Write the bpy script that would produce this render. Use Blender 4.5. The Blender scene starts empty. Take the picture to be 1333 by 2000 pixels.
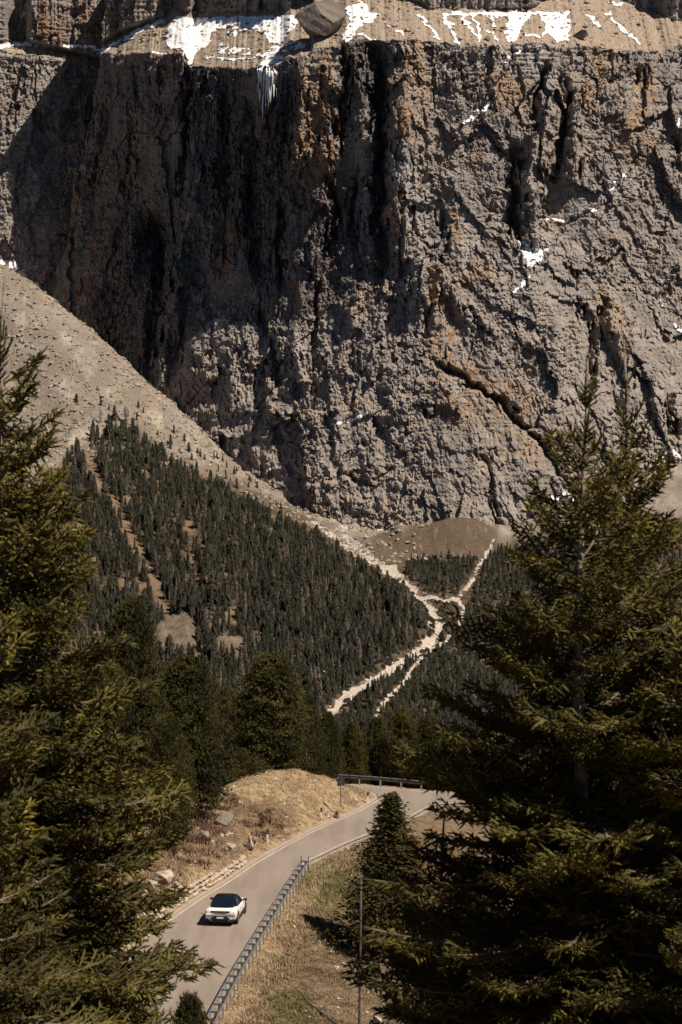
import bpy, bmesh, math, random
import numpy as np
from mathutils import Vector, Matrix

# ---------------------------------------------------------------- camera, sky, sun, exposure
SC = bpy.context.scene
COL = SC.collection
FPX = 4705.0                    # focal length in photo pixels (photo 1333 x 2000)
CAMZ = 35.0                     # eye height above the road
PITCH = math.radians(-3.5)
cam_data = bpy.data.cameras.new('camera')
cam = bpy.data.objects.new('camera', cam_data)
COL.objects.link(cam)
cam.location = (0, 0, CAMZ)
cam.rotation_euler = (math.radians(90) + PITCH, 0, 0)
cam_data.sensor_fit = 'VERTICAL'
cam_data.sensor_height = 36.0
cam_data.lens = 36.0 * FPX / 2000.0
cam_data.clip_start = 0.5
cam_data.clip_end = 6000
cam_data.dof.use_dof = True
cam_data.dof.focus_distance = 152
cam_data.dof.aperture_fstop = 4.8
SC.camera = cam

SUN_EL = math.radians(54)
SUN_AZ = math.radians(32)       # from +x (right) turned towards the camera
SUN_DIR = Vector((math.cos(SUN_EL) * math.cos(SUN_AZ), -math.cos(SUN_EL) * math.sin(SUN_AZ), math.sin(SUN_EL)))
world = bpy.data.worlds.new('World')
SC.world = world
world.use_nodes = True
wn = world.node_tree
bg = wn.nodes['Background']
sky = wn.nodes.new('ShaderNodeTexSky')
sky.sky_type = 'NISHITA'
sky.sun_disc = False
sky.sun_elevation = SUN_EL
sky.sun_rotation = math.atan2(SUN_DIR.x, SUN_DIR.y)
sky.altitude = 2100
sky.air_density = 0.4
sky.dust_density = 0.05
wn.links.new(sky.outputs[0], bg.inputs[0])
bg.inputs[1].default_value = 0.05
sun_data = bpy.data.lights.new('sun', 'SUN')
sun_data.energy = 5.0
sun_data.angle = math.radians(0.53)
sun_data.color = (1.0, 0.875, 0.735)
sun = bpy.data.objects.new('sun', sun_data)
COL.objects.link(sun)
sun.rotation_euler = (-SUN_DIR).to_track_quat('-Z', 'Y').to_euler()
sun.location = (60, -30, 120)
SC.view_settings.view_transform = 'Standard'
SC.view_settings.look = 'None'
SC.view_settings.exposure = 0.45
SC.view_settings.gamma = 1.0
SC.view_settings.use_curve_mapping = False
try:
    SC.cycles.max_bounces = 5
    SC.cycles.diffuse_bounces = 2
    SC.cycles.glossy_bounces = 2
    SC.cycles.transparent_max_bounces = 4
except Exception:
    pass

# ---------------------------------------------------------------- measuring helpers
ca, sa = math.cos(PITCH), math.sin(PITCH)
def at(px, py, D):
    """world point seen at photo pixel (px, py), D metres ahead of the camera"""
    dx = (px - 666.5) / FPX
    dv = (1000.0 - py) / FPX
    vy = ca - dv * sa
    vz = sa + dv * ca
    return Vector((dx * D / vy, D, CAMZ + vz * D / vy))
def on_plane(px, py, z=0.0):
    dv = (1000.0 - py) / FPX
    vy = ca - dv * sa
    vz = sa + dv * ca
    return at(px, py, (z - CAMZ) / vz * vy)
def to_px(x, y, z):
    zc = z - CAMZ
    depth = y * ca + zc * sa
    up = -y * sa + zc * ca
    return 666.5 + FPX * x / depth, 1000.0 - FPX * up / depth

# ---------------------------------------------------------------- numpy noise
_rng = np.random.RandomState(7)
_perm = _rng.permutation(1024)
_gr = _rng.rand(1024) * 2 * np.pi
_gx, _gy = np.cos(_gr), np.sin(_gr)
_rv = _rng.rand(4, 1024)
def _hash(i, j, s=0):
    return _perm[(_perm[(i + 37 * s) & 1023] + j) & 1023]
def perlin(x, y, s=0):
    x = np.asarray(x, float); y = np.asarray(y, float)
    xi = np.floor(x).astype(np.int64); yi = np.floor(y).astype(np.int64)
    xf = x - xi; yf = y - yi
    u = xf * xf * xf * (xf * (xf * 6 - 15) + 10); v = yf * yf * yf * (yf * (yf * 6 - 15) + 10)
    def g(i, j, dx, dy):
        h = _hash(xi + i, yi + j, s)
        return _gx[h] * dx + _gy[h] * dy
    a = g(0, 0, xf, yf); b = g(1, 0, xf - 1, yf); c = g(0, 1, xf, yf - 1); d = g(1, 1, xf - 1, yf - 1)
    return 1.5 * ((a + u * (b - a)) + v * ((c + u * (d - c)) - (a + u * (b - a))))
def fbm(x, y, o=5, s=0, gain=0.5):
    t = 0; a = 1.0; f = 1.0
    for k in range(o):
        t = t + a * perlin(x * f, y * f, s + k); a *= gain; f *= 2.03
    return t
def ridged(x, y, o=5, s=0, gain=0.5):
    t = 0; a = 1.0; f = 1.0
    for k in range(o):
        t = t + a * (1 - 2 * np.abs(perlin(x * f, y * f, s + k))); a *= gain; f *= 2.07
    return t
def facets(x, y, s=0, tilt=1.0):
    """broken rock: every Voronoi cell is a tilted plane with its own height"""
    xi = np.floor(x).astype(np.int64); yi = np.floor(y).astype(np.int64)
    best = np.full(x.shape, 9.0); val = np.zeros(x.shape)
    for i in (-1, 0, 1):
        for j in (-1, 0, 1):
            h = _hash(xi + i, yi + j, s)
            cx = xi + i + 0.1 + 0.8 * _rv[0][h]; cy = yi + j + 0.1 + 0.8 * _rv[1][h]
            dx = x - cx; dy = y - cy
            d = dx * dx + dy * dy
            v = (_rv[2][h] - 0.5) * 1.4 + tilt * (_gx[h] * dx + _gy[h] * dy)
            m = d < best
            val = np.where(m, v, val); best = np.where(m, d, best)
    return val
def sstep(a, b, x):
    t = np.clip((x - a) / (b - a), 0, 1)
    return t * t * (3 - 2 * t)
def poly_dist(px, py, pts):
    """distance to a polyline and running parameter along it"""
    best = np.full(px.shape, 1e9); par = np.zeros(px.shape)
    for k in range(len(pts) - 1):
        ax, ay = pts[k][0], pts[k][1]; bx, by = pts[k + 1][0], pts[k + 1][1]
        vx, vy = bx - ax, by - ay
        t = np.clip(((px - ax) * vx + (py - ay) * vy) / (vx * vx + vy * vy + 1e-9), 0, 1)
        d = np.hypot(px - ax - t * vx, py - ay - t * vy)
        m = d < best
        best = np.where(m, d, best); par = np.where(m, k + t, par)
    return best, par
def in_poly(px, py, pts):
    r = np.zeros(px.shape, bool)
    n = len(pts)
    for k in range(n):
        x1, y1 = pts[k]; x2, y2 = pts[(k + 1) % n]
        if y1 == y2:
            continue
        c = ((y1 > py) != (y2 > py)) & (px < (x2 - x1) * (py - y1) / (y2 - y1) + x1)
        r ^= c
    return r
class RBF:
    def __init__(self, p, v, smooth=0.0):
        self.p = np.array(p, float); self.sc = np.abs(self.p).max() + 1e-9
        q = self.p / self.sc; n = len(q)
        K = self.k(q, q) + smooth * np.eye(n)
        A = np.zeros((n + 3, n + 3)); A[:n, :n] = K
        A[:n, n] = 1; A[:n, n + 1:] = q; A[n, :n] = 1; A[n + 1:, :n] = q.T
        self.w = np.linalg.solve(A, np.concatenate([np.array(v, float), np.zeros(3)]))
    def k(self, a, b):
        r2 = (a[:, None, 0] - b[None, :, 0]) ** 2 + (a[:, None, 1] - b[None, :, 1]) ** 2
        return 0.5 * r2 * np.log(r2 + 1e-12)
    def __call__(self, x, y):
        sh = np.shape(x)
        q = np.stack([np.ravel(x), np.ravel(y)], 1) / self.sc
        pr = self.p / self.sc; n = len(pr); out = np.zeros(len(q))
        for a in range(0, len(q), 60000):
            b = q[a:a + 60000]
            out[a:a + 60000] = self.k(b, pr) @ self.w[:n] + self.w[n] + b @ self.w[n + 1:]
        return out.reshape(sh)

# ---------------------------------------------------------------- mesh and object helpers
def link(o, parent=None):
    COL.objects.link(o)
    if parent is not None:
        o.parent = parent
    return o
def mesh_np(name, v, f, mats=(), mi=None, smooth=False):
    """v (N,3); f (M,3) or (M,4)"""
    v = np.asarray(v, np.float32); f = np.asarray(f, np.int32)
    me = bpy.data.meshes.new(name)
    k = f.shape[1]
    me.vertices.add(len(v)); me.vertices.foreach_set('co', v.ravel())
    me.loops.add(f.size); me.loops.foreach_set('vertex_index', f.ravel())
    me.polygons.add(len(f))
    me.polygons.foreach_set('loop_start', np.arange(0, f.size, k, dtype=np.int32))
    me.polygons.foreach_set('loop_total', np.full(len(f), k, np.int32))
    if mi is not None:
        me.polygons.foreach_set('material_index', np.asarray(mi, np.int32))
    me.polygons.foreach_set('use_smooth', np.full(len(f), bool(smooth)))
    me.update(calc_edges=True)
    for m in mats:
        me.materials.append(m)
    return me
def mesh_py(name, v, f, mats=(), smooth=False, mi=None):
    me = bpy.data.meshes.new(name)
    me.from_pydata([tuple(p) for p in v], [], [tuple(q) for q in f])
    for m in mats:
        me.materials.append(m)
    if smooth:
        me.polygons.foreach_set('use_smooth', [True] * len(me.polygons))
    if mi is not None:
        me.polygons.foreach_set('material_index', mi)
    me.update()
    return me
def obj(name, me, parent=None, loc=(0, 0, 0), rot=(0, 0, 0), sc=(1, 1, 1)):
    o = bpy.data.objects.new(name, me)
    o.location = loc; o.rotation_euler = rot; o.scale = sc
    return link(o, parent)
def empty(name, loc=(0, 0, 0), rz=0.0):
    o = bpy.data.objects.new(name, None)
    o.empty_display_size = 0.3
    o.location = loc; o.rotation_euler = (0, 0, rz)
    return link(o)
def tag(o, label=None, cat=None, group=None, kind=None):
    if label: o['label'] = label
    if cat: o['category'] = cat
    if group: o['group'] = group
    if kind: o['kind'] = kind
    return o
def set_attr(me, name, arr):
    a = me.attributes.new(name, 'FLOAT', 'POINT')
    a.data.foreach_set('value', np.asarray(arr, np.float32).ravel())
class MB:
    """collects simple solids into one mesh"""
    def __init__(self): self.v = []; self.f = []; self.m = []
    def add(self, v, f, m=0):
        b = len(self.v); self.v += [tuple(p) for p in v]; self.f += [tuple(i + b for i in q) for q in f]; self.m += [m] * len(f)
    def box(self, c, s, M=None, m=0):
        x, y, z = s[0] / 2, s[1] / 2, s[2] / 2
        v = [Vector((a * x, b * y, d * z)) for a in (-1, 1) for b in (-1, 1) for d in (-1, 1)]
        if M is not None: v = [M @ p for p in v]
        c = Vector(c)
        self.add([p + c for p in v], [(0, 1, 3, 2), (4, 6, 7, 5), (0, 4, 5, 1), (2, 3, 7, 6), (0, 2, 6, 4), (1, 5, 7, 3)], m)
    def tube(self, p, r, n=8, m=0, cap=True):
        p = [Vector(q) for q in p]
        if not hasattr(r, '__len__'): r = [r] * len(p)
        ref = Vector((0.31, 0.2, 0.93)); v = []; f = []
        for i, q in enumerate(p):
            t = (p[min(i + 1, len(p) - 1)] - p[max(i - 1, 0)]).normalized()
            a = t.cross(ref)
            if a.length < 0.05: a = t.cross(Vector((1, 0, 0)))
            a.normalize(); b = t.cross(a)
            for k in range(n):
                an = 2 * math.pi * k / n
                v.append(q + (a * math.cos(an) + b * math.sin(an)) * r[i])
        for i in range(len(p) - 1):
            for k in range(n):
                k2 = (k + 1) % n
                f.append((i * n + k, i * n + k2, (i + 1) * n + k2, (i + 1) * n + k))
        if cap:
            f.append(tuple(range(n - 1, -1, -1))); f.append(tuple(range((len(p) - 1) * n, len(p) * n)))
        self.add(v, f, m)
    def sweep(self, path, prof, up=Vector((0, 0, 1)), m=0, close=True):
        """path of points, profile of (side, up) offsets"""
        path = [Vector(q) for q in path]; v = []; f = []; n = len(prof)
        for i, q in enumerate(path):
            t = (path[min(i + 1, len(path) - 1)] - path[max(i - 1, 0)]).normalized()
            s = t.cross(up).normalized(); u = s.cross(t)
            for a, b in prof: v.append(q + s * a + u * b)
        for i in range(len(path) - 1):
            for k in range(n if close else n - 1):
                k2 = (k + 1) % n
                f.append((i * n + k, i * n + k2, (i + 1) * n + k2, (i + 1) * n + k))
        if close:
            f.append(tuple(range(n - 1, -1, -1))); f.append(tuple(range((len(path) - 1) * n, len(path) * n)))
        self.add(v, f, m)
    def mesh(self, name, mats, smooth=False):
        return mesh_py(name, self.v, self.f, mats if isinstance(mats, (list, tuple)) else [mats], smooth, self.m)
    def build(self, name, mats, parent=None, smooth=False, **k):
        return obj(name, self.mesh(name, mats, smooth), parent, **k)

# ---------------------------------------------------------------- materials
class NT:
    def __init__(self, name, rough=0.9, spec=0.3):
        self.m = bpy.data.materials.new(name); self.m.use_nodes = True
        self.t = self.m.node_tree; self.b = self.t.nodes['Principled BSDF']
        self.b.inputs['Roughness'].default_value = rough
        self.b.inputs['Specular IOR Level'].default_value = spec
        self.tc = None
    def n(self, typ, **k):
        q = self.t.nodes.new(typ)
        for a, b in k.items(): setattr(q, a, b)
        return q
    def l(self, a, b): self.t.links.new(a, b)
    def coord(self, scale=(1, 1, 1), rot=(0, 0, 0)):
        if self.tc is None: self.tc = self.n('ShaderNodeTexCoord')
        mp = self.n('ShaderNodeMapping'); mp.inputs['Scale'].default_value = scale; mp.inputs['Rotation'].default_value = rot
        self.l(self.tc.outputs['Object'], mp.inputs['Vector'])
        return mp.outputs[0]
    def noise(self, scale=1.0, detail=4, rough=0.55, vec=None, dist=0.0):
        q = self.n('ShaderNodeTexNoise')
        q.inputs['Scale'].default_value = scale; q.inputs['Detail'].default_value = detail
        q.inputs['Roughness'].default_value = rough; q.inputs['Distortion'].default_value = dist
        self.l(vec if vec is not None else self.coord(), q.inputs['Vector'])
        return q.outputs['Fac']
    def ramp(self, fac, a, b):
        q = self.n('ShaderNodeMapRange'); q.interpolation_type = 'SMOOTHSTEP'
        q.inputs['From Min'].default_value = a; q.inputs['From Max'].default_value = b
        self.l(fac, q.inputs['Value'])
        return q.outputs[0]
    def math(self, op, a, b):
        q = self.n('ShaderNodeMath', operation=op); q.use_clamp = op in ('ADD', 'MULTIPLY', 'SUBTRACT')
        for i, x in enumerate((a, b)):
            if isinstance(x, (int, float)): q.inputs[i].default_value = x
            else: self.l(x, q.inputs[i])
        return q.outputs[0]
    def attr(self, name):
        q = self.n('ShaderNodeAttribute'); q.attribute_name = name
        return q.outputs['Fac']
    def mix(self, fac, a, b):
        q = self.n('ShaderNodeMix', data_type='RGBA')
        if isinstance(fac, (int, float)): q.inputs[0].default_value = fac
        else: self.l(fac, q.inputs[0])
        for i, x in ((6, a), (7, b)):
            if isinstance(x, (tuple, list)): q.inputs[i].default_value = tuple(x[:3]) + (1,)
            else: self.l(x, q.inputs[i])
        return q.outputs[2]
    def bump(self, h, strength=0.5, dist=0.1):
        q = self.n('ShaderNodeBump'); q.inputs['Strength'].default_value = strength; q.inputs['Distance'].default_value = dist
        self.l(h, q.inputs['Height']); self.l(q.outputs[0], self.b.inputs['Normal'])
    def col(self, c):
        if isinstance(c, (tuple, list)): self.b.inputs['Base Color'].default_value = tuple(c[:3]) + (1,)
        else: self.l(c, self.b.inputs['Base Color'])
        return self.m
def simple(name, a, b=None, scale=3.0, rough=0.9, bump=0.0, bscale=None, spec=0.3, metal=0.0, lo=0.35, hi=0.65):
    t = NT(name, rough, spec)
    t.b.inputs['Metallic'].default_value = metal
    if b is None: t.col(a)
    else: t.col(t.mix(t.ramp(t.noise(scale, 5), lo, hi), a, b))
    if bump: t.bump(t.noise(bscale or scale * 3, 5), bump, 0.05)
    return t.m
# ---------------------------------------------------------------- the rock wall (metres; y = depth over x, z)
def rock_material():
    t = NT('rock_face', 0.95, 0.15)
    big = t.noise(0.012, 4)
    mid = t.noise(0.07, 6, 0.65, t.coord((1, 1, 0.5)))
    fine = t.noise(0.45, 8, 0.7, t.coord((1, 1, 0.6)))
    streak = t.noise(1.0, 5, 0.6, t.coord((0.16, 0.16, 0.012)))
    streak2 = t.noise(1.0, 4, 0.6, t.coord((0.5, 0.5, 0.02)))
    c = t.mix(t.ramp(mid, 0.3, 0.7), (0.19, 0.171, 0.159), (0.325, 0.295, 0.273))
    c = t.mix(t.math('MULTIPLY', t.ramp(big, 0.4, 0.65), 0.5), c, (0.235, 0.205, 0.183))
    c = t.mix(t.math('MULTIPLY', t.ramp(fine, 0.52, 0.75), 0.55), c, (0.37, 0.335, 0.305))
    c = t.mix(t.math('MULTIPLY', t.ramp(fine, 0.48, 0.28), 0.6), c, (0.09, 0.078, 0.072))
    och = t.math('MULTIPLY', t.attr('ochre'), t.ramp(t.noise(0.11, 5, 0.6, t.coord((1, 1, 0.35))), 0.36, 0.60))
    c = t.mix(och, c, t.mix(t.ramp(fine, 0.4, 0.65), (0.235, 0.158, 0.10), (0.36, 0.27, 0.19)))
    red = t.math('MULTIPLY', t.attr('brown'), t.ramp(streak, 0.42, 0.6))
    c = t.mix(t.math('MULTIPLY', red, 0.85), c, (0.23, 0.135, 0.082))
    dk = t.math('MULTIPLY', t.attr('dark'), t.ramp(streak2, 0.30, 0.60))  # black streak stains, and shade of the left-facing wall painted into the rock colour
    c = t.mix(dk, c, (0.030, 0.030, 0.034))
    scr = t.noise(0.35, 8, 0.75)
    cs = t.mix(t.ramp(scr, 0.3, 0.7), (0.24, 0.19, 0.145), (0.37, 0.305, 0.24))
    c = t.mix(t.attr('scree'), c, cs)
    def cells(scale, vec):
        q = t.n('ShaderNodeTexVoronoi', feature='F1'); q.inputs['Scale'].default_value = scale
        t.l(vec, q.inputs['Vector']); sp_ = t.n('ShaderNodeSeparateColor'); t.l(q.outputs['Color'], sp_.inputs[0])
        return sp_.outputs[0]
    cv = t.coord((1, 1, 0.6), (0, math.radians(20), 0))
    hgt = t.math('ADD', t.math('MULTIPLY', cells(0.55, cv), 0.45), t.math('MULTIPLY', t.noise(0.8, 10, 0.8), 0.55))
    t.bump(hgt, 0.9, 1.3)
    return t.col(c)
M_ROCK = rock_material()
def snow_material():
    t = NT('snow', 0.75, 0.3)
    n = t.noise(0.4, 6, 0.65)
    t.bump(t.noise(0.5, 6, 0.6), 0.35, 0.4)
    return t.col(t.mix(t.ramp(n, 0.3, 0.8), (0.86, 0.87, 0.89), (0.80, 0.79, 0.77)))
M_SNOW = snow_material()

wall_ctl = [  # photo column, photo row, distance
    (-250, 100, 2260), (0, 100, 2170), (200, 100, 2060), (370, 105, 1968), (560, 110, 1880), (660, 90, 1864), (750, 85, 1850), (900, 85, 1850),
    (1050, 90, 1864), (1200, 95, 1884), (1333, 90, 1902), (1600, 90, 1960),
    (-250, 450, 2230), (100, 450, 2085), (220, 450, 2035), (370, 450, 1955), (560, 450, 1866), (740, 450, 1822), (900, 450, 1806), (1050, 450, 1820), (1200, 450, 1836), (1333, 450, 1848), (1600, 450, 1900),
    (-250, 700, 2160), (130, 620, 2040), (300, 700, 1945), (420, 700, 1885), (600, 680, 1822), (800, 680, 1780), (1000, 700, 1762), (1200, 700, 1776), (1333, 700, 1786), (1600, 700, 1830),
    (300, 800, 1930), (420, 850, 1852), (560, 950, 1772), (700, 950, 1735), (900, 950, 1700), (1100, 950, 1700), (1333, 950, 1718), (1600, 950, 1760), (-250, 950, 2080), (100, 900, 2010),
    (700, 1080, 1705), (900, 1080, 1678), (1100, 1080, 1680), (1333, 1080, 1690), (1600, 1100, 1720), (300, 1100, 1870),
]
_cw = [at(*c) for c in wall_ctl]
wall_base = RBF([(p.x, p.z) for p in _cw], [p.y for p in _cw], 1e-6)

gx = np.concatenate([np.linspace(-620, -322, 60)[:-1], np.arange(-322, 300, 0.78), np.linspace(300, 620, 65)[1:]])
gz = np.concatenate([np.linspace(-130, -90, 10)[:-1], np.arange(-90, 352, 0.78), np.linspace(352, 372, 20)[1:]])
WX, WZ = np.meshgrid(gx, gz)            # rows = z
zclamp = 300.0
WY = wall_base(WX, np.minimum(WZ, zclamp))
PX, PY = to_px(WX, WY, WZ)

def line_y(px, pts):
    return np.interp(px, [p[0] for p in pts], [p[1] for p in pts])
# left bay: the wall steps back behind the prow
jag = 8 * perlin(PY / 60.0, PY * 0 + 3.3, 2) + 3 * perlin(PY / 17.0, PY * 0 + 1.3, 3)
edge_x = np.interp(PY, [-100, 100, 300, 420, 560, 700, 900], [200, 196, 160, 138, 108, 60, -60]) + jag
bay = sstep(5, -9, PX - edge_x)
bay_y = 2165 + 0.22 * (WX + 210) + 0.28 * (np.minimum(WZ, 290) - 290)
WY = WY * (1 - bay) + bay_y * bay
# bench and upper cliff
E = [(-700, 108), (0, 103), (150, 107), (195, 112), (203, 104), (280, 108), (364, 107), (372, 134), (450, 135), (545, 133), (562, 116), (606, 112), (612, 92), (668, 90), (676, 82), (760, 76), (830, 80), (900, 87), (1000, 89), (1100, 92), (1200, 96), (1290, 108), (1333, 88), (2000, 95)]
B = [(-700, 92), (0, 89), (40, 82), (70, 86), (190, 94), (230, 70), (300, 42), (330, 22), (355, 30), (440, 32), (560, 30), (600, 8), (700, -22), (800, 2), (850, 24), (960, 25), (1050, 22), (1100, 2), (1180, -10), (1230, 8), (1290, 30), (1333, 46), (2000, 70)]
ej = 5.5 * fbm(PX / 38.0, PX * 0 + 5.3, 5, 11, 0.6)
eY = line_y(PX, E) + ej
bY = line_y(PX, B) + 2.5 * fbm(PX / 22.0, PX * 0 + 9, 3, 15)
px_m = WY / FPX
hb = np.clip(eY - PY, 0, None)
b0 = bY
for _ in range(8):                      # the bench leans back: where its foot must start to be seen at bY
    b0 = 1000 - (1000 - bY) * (1 + np.clip(eY - b0, 0, 250) * 1.35 / FPX)
hspan = np.clip(eY - b0, 6, None)
inb = np.clip(hb, 0, hspan)
WY = WY + inb * px_m * 1.35
scree = sstep(0.5, 4, hb) * sstep(hspan + 3, hspan - 2, hb)
upper = sstep(hspan - 1, hspan + 4, hb)
# upper cliff block on the far left stands out, a cleft beside it
WY = WY - upper * 16 * sstep(40, 62, PX) * sstep(330, 250, PX)
WY = WY + upper * 14 * sstep(20, 8, np.abs(PX - 32))

# ---- relief
facew = (1 - scree)
wx = WX + 2.5 * fbm(WX / 55, WZ / 90, 3, 21) + 2.2 * facets(WX / 9, WZ / 12, 27, 1.0) + 0.8 * facets(WX / 3, WZ / 4, 28, 1.0)
wz = WZ + 3.5 * fbm(WX / 60, WZ / 60, 3, 25) + 2.5 * facets(WX / 10 + 7, WZ / 11, 29, 1.0)
pill = ridged(wx / 46, wz / 210, 4, 31)
pill2 = ridged(wx / 17, wz / 80, 4, 41)
lower = sstep(560, 760, PY) * sstep(900, 700, PX)            # knobbly leaning slabs, lower middle
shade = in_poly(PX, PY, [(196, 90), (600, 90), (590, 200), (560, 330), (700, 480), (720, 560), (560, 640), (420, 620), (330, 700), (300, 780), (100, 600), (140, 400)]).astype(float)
left_w = bay
rel = np.zeros_like(WX)
rightm = sstep(760, 860, PX) * sstep(180, 320, PY)
ca_, sa_ = math.cos(0.5), math.sin(0.5)
rot_x = wx * ca_ + wz * sa_; rot_z = wz * ca_ - wx * sa_          # right-hand slabs dip down to the right
rsel = (rightm + 0.5 * facets(wx / 30, wz / 40, 15, 0.5)) > 0.5
ux = np.where(rsel, rot_x, wx); uz = np.where(rsel, rot_z, wz)
f0 = facets(ux / 44 + 0.3, uz / np.where(rsel, 75.0, 120.0), 13, 1.3)
rel += 6.5 * f0 * (1 - 0.2 * shade)
rel += 2.0 * pill * (1 - 0.45 * shade - 0.3 * lower - 0.35 * rightm)
rel += 0.8 * pill2 * (1 - 0.3 * shade)
bill = np.abs(fbm(wx / 30, wz / 42, 4, 51))
rel += lower * (9 * (0.5 - bill) + 5 * (0.45 - np.abs(fbm(wx / 13, wz / 17, 3, 55))))
f1 = facets(ux / 17, uz / 36, 3, 1.3); f2 = facets(ux / 6.5 + 3, uz / 12, 5, 1.4); f3 = facets(ux / 2.7, uz / 4.4, 6, 1.4)
f4 = facets(wx / 1.6 + 9, wz / 2.1, 8, 1.2)
amp = 0.60 + 0.65 * sstep(-0.35, 0.45, fbm(WX / 70, WZ / 80, 3, 151))          # rough ground and smoother slabs
rel += 3.8 * f1 * (1 - 0.35 * shade - 0.2 * rightm) + amp * (1.8 * f2 * (1 - 0.2 * rightm) + 1.05 * f3 + 0.6 * f4)
rel += 0.5 * amp * fbm(WX / 5.5, WZ / 8, 4, 61, 0.65)
# the right-hand wall is furrowed obliquely
ob = ridged((wx * 0.8 + wz * 0.45) / 9, (wz * 0.8 - wx * 0.45) / 34, 4, 71)
rel += rightm * 0.6 * ob
# flat-lying beds just under the bench and in the upper cliff
beds = perlin(WZ / 3.4 + 0.6 * perlin(WX / 40, WZ / 20, 81), WX / 160, 83)
bedm = np.maximum(sstep(85, 10, PY - eY) * (hb <= 0) * (1 - 0.7 * shade), upper)
rel += 0.45 * np.sign(beds) * np.abs(beds) ** 0.5 * (1 - 0.5 * shade)
rel += bedm * 0.9 * np.sign(beds) * np.abs(beds) ** 0.6
rel *= facew
relscale = np.where(upper > 0.5, 0.75, 1.0)
WY = WY - rel * relscale
WY = WY - scree * (1.1 * fbm(WX / 9, WZ / 5, 5, 91, 0.6) + 0.5 * facets(WX / 3.5, WZ / 2.4, 7, 1.0))

wob = 4 * fbm(WX / 14, WZ / 14, 3, 95)
QX = PX + wob + 9 * facets(WX / 8, WZ / 19, 21, 1.0) + 4 * facets(WX / 3.2, WZ / 6, 23, 1.0); QY = PY + 5 * fbm(WX / 14, WZ / 14, 3, 99)
def groove(pts, w, d, sharp=1.0):
    global WY
    di, pa = poly_dist(QX, QY, pts)
    prof = np.clip(1 - di / (1.35 * w), 0, 1) ** 0.8 if d > 0 else np.exp(-(di / w) ** 2)
    n = len(pts) - 1
    end = sstep(0, 0.25 * n, pa + 0.08 * n) * sstep(n * 1.0, 0.75 * n, pa - 0.08 * n)
    WY = WY + d * prof * (0.35 + 0.65 * end) * facew
for g in [
    ([(672, 82), (674, 150), (668, 220), (664, 300)], 6, 16), ([(733, 95), (742, 180), (744, 260), (740, 360), (746, 450), (752, 530)], 13, 22),
    ([(757, 95), (755, 130)], 5, 7), ([(795, 85), (797, 120)], 4, 6),
    ([(1012, 290), (1004, 360), (1006, 430), (1020, 470), (1040, 488)], 11, 24), ([(1112, 165), (1108, 230), (1098, 290), (1085, 345)], 9, 20),
    ([(1066, 130), (1052, 175), (1044, 230)], 8, 16), ([(1095, 145), (1090, 200)], 6, 12), ([(860, 410), (868, 470), (864, 510)], 5, 10),
    ([(1182, 588), (1162, 630), (1157, 690), (1158, 745)], 9, 18), ([(1215, 680), (1206, 720)], 14, 9), ([(1310, 780), (1318, 860)], 8, 14), ([(1322, 270), (1320, 330)], 6, 10),
    ([(368, 120), (364, 200), (360, 300), (352, 380)], 6, 14), ([(440, 135), (445, 250), (440, 400), (430, 520)], 16, 12), ([(500, 200), (490, 330), (500, 470), (515, 540)], 15, 14), ([(560, 380), (545, 480), (550, 560)], 9, 12), ([(300, 420), (308, 480), (318, 530), (300, 640), (292, 720)], 13, 18),
    ([(540, 650), (545, 700), (532, 765)], 9, 12), ([(845, 540), (842, 600), (830, 650)], 13, 18), ([(640, 350), (655, 420), (640, 480)], 8, 12), ([(700, 330), (690, 420), (700, 500)], 7, 10),
    ([(850, 705), (900, 735), (950, 765), (1000, 805), (1045, 855), (1070, 885)], 7, 15), ([(905, 595), (930, 625), (945, 650)], 6, 11), ([(840, 790), (845, 815)], 7, 9),
    ([(672, 925), (700, 940), (725, 945)], 5, 6), ([(1020, 560), (1060, 520), (1085, 460), (1110, 435), (1160, 412), (1220, 340), (1255, 300)], 4, 3.5),
    ([(905, 240), (950, 205), (975, 165), (1010, 100)], 4, 4), ([(940, 170), (936, 250), (990, 300), (1000, 340)], 4, 5), ([(1290, 600), (1300, 560), (1330, 520)], 5, 10), ([(1110, 510), (1130, 580), (1140, 620)], 5, 8),
    ([(960, 980), (970, 1010), (985, 1040)], 6, 10), ([(930, 880), (955, 905), (960, 950)], 6, 8), ([(600, 480), (620, 560), (610, 620)], 6, 9), ([(505, 610), (520, 660)], 6, 9), ([(95, 180), (80, 260), (70, 330)], 8, 7), ([(150, 130), (130, 200), (120, 260)], 8, 8), ([(30, 150), (25, 260)], 7, 6),
    ([(215, 130), (205, 250), (180, 380)], 7, 8), ([(265, 120), (262, 260), (250, 380)], 7, 7), ([(318, 120), (316, 230)], 6, 7), ([(1250, 130), (1255, 170)], 6, 9), ([(900, 130), (902, 165)], 6, 8)]:
    groove(*g)
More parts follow.
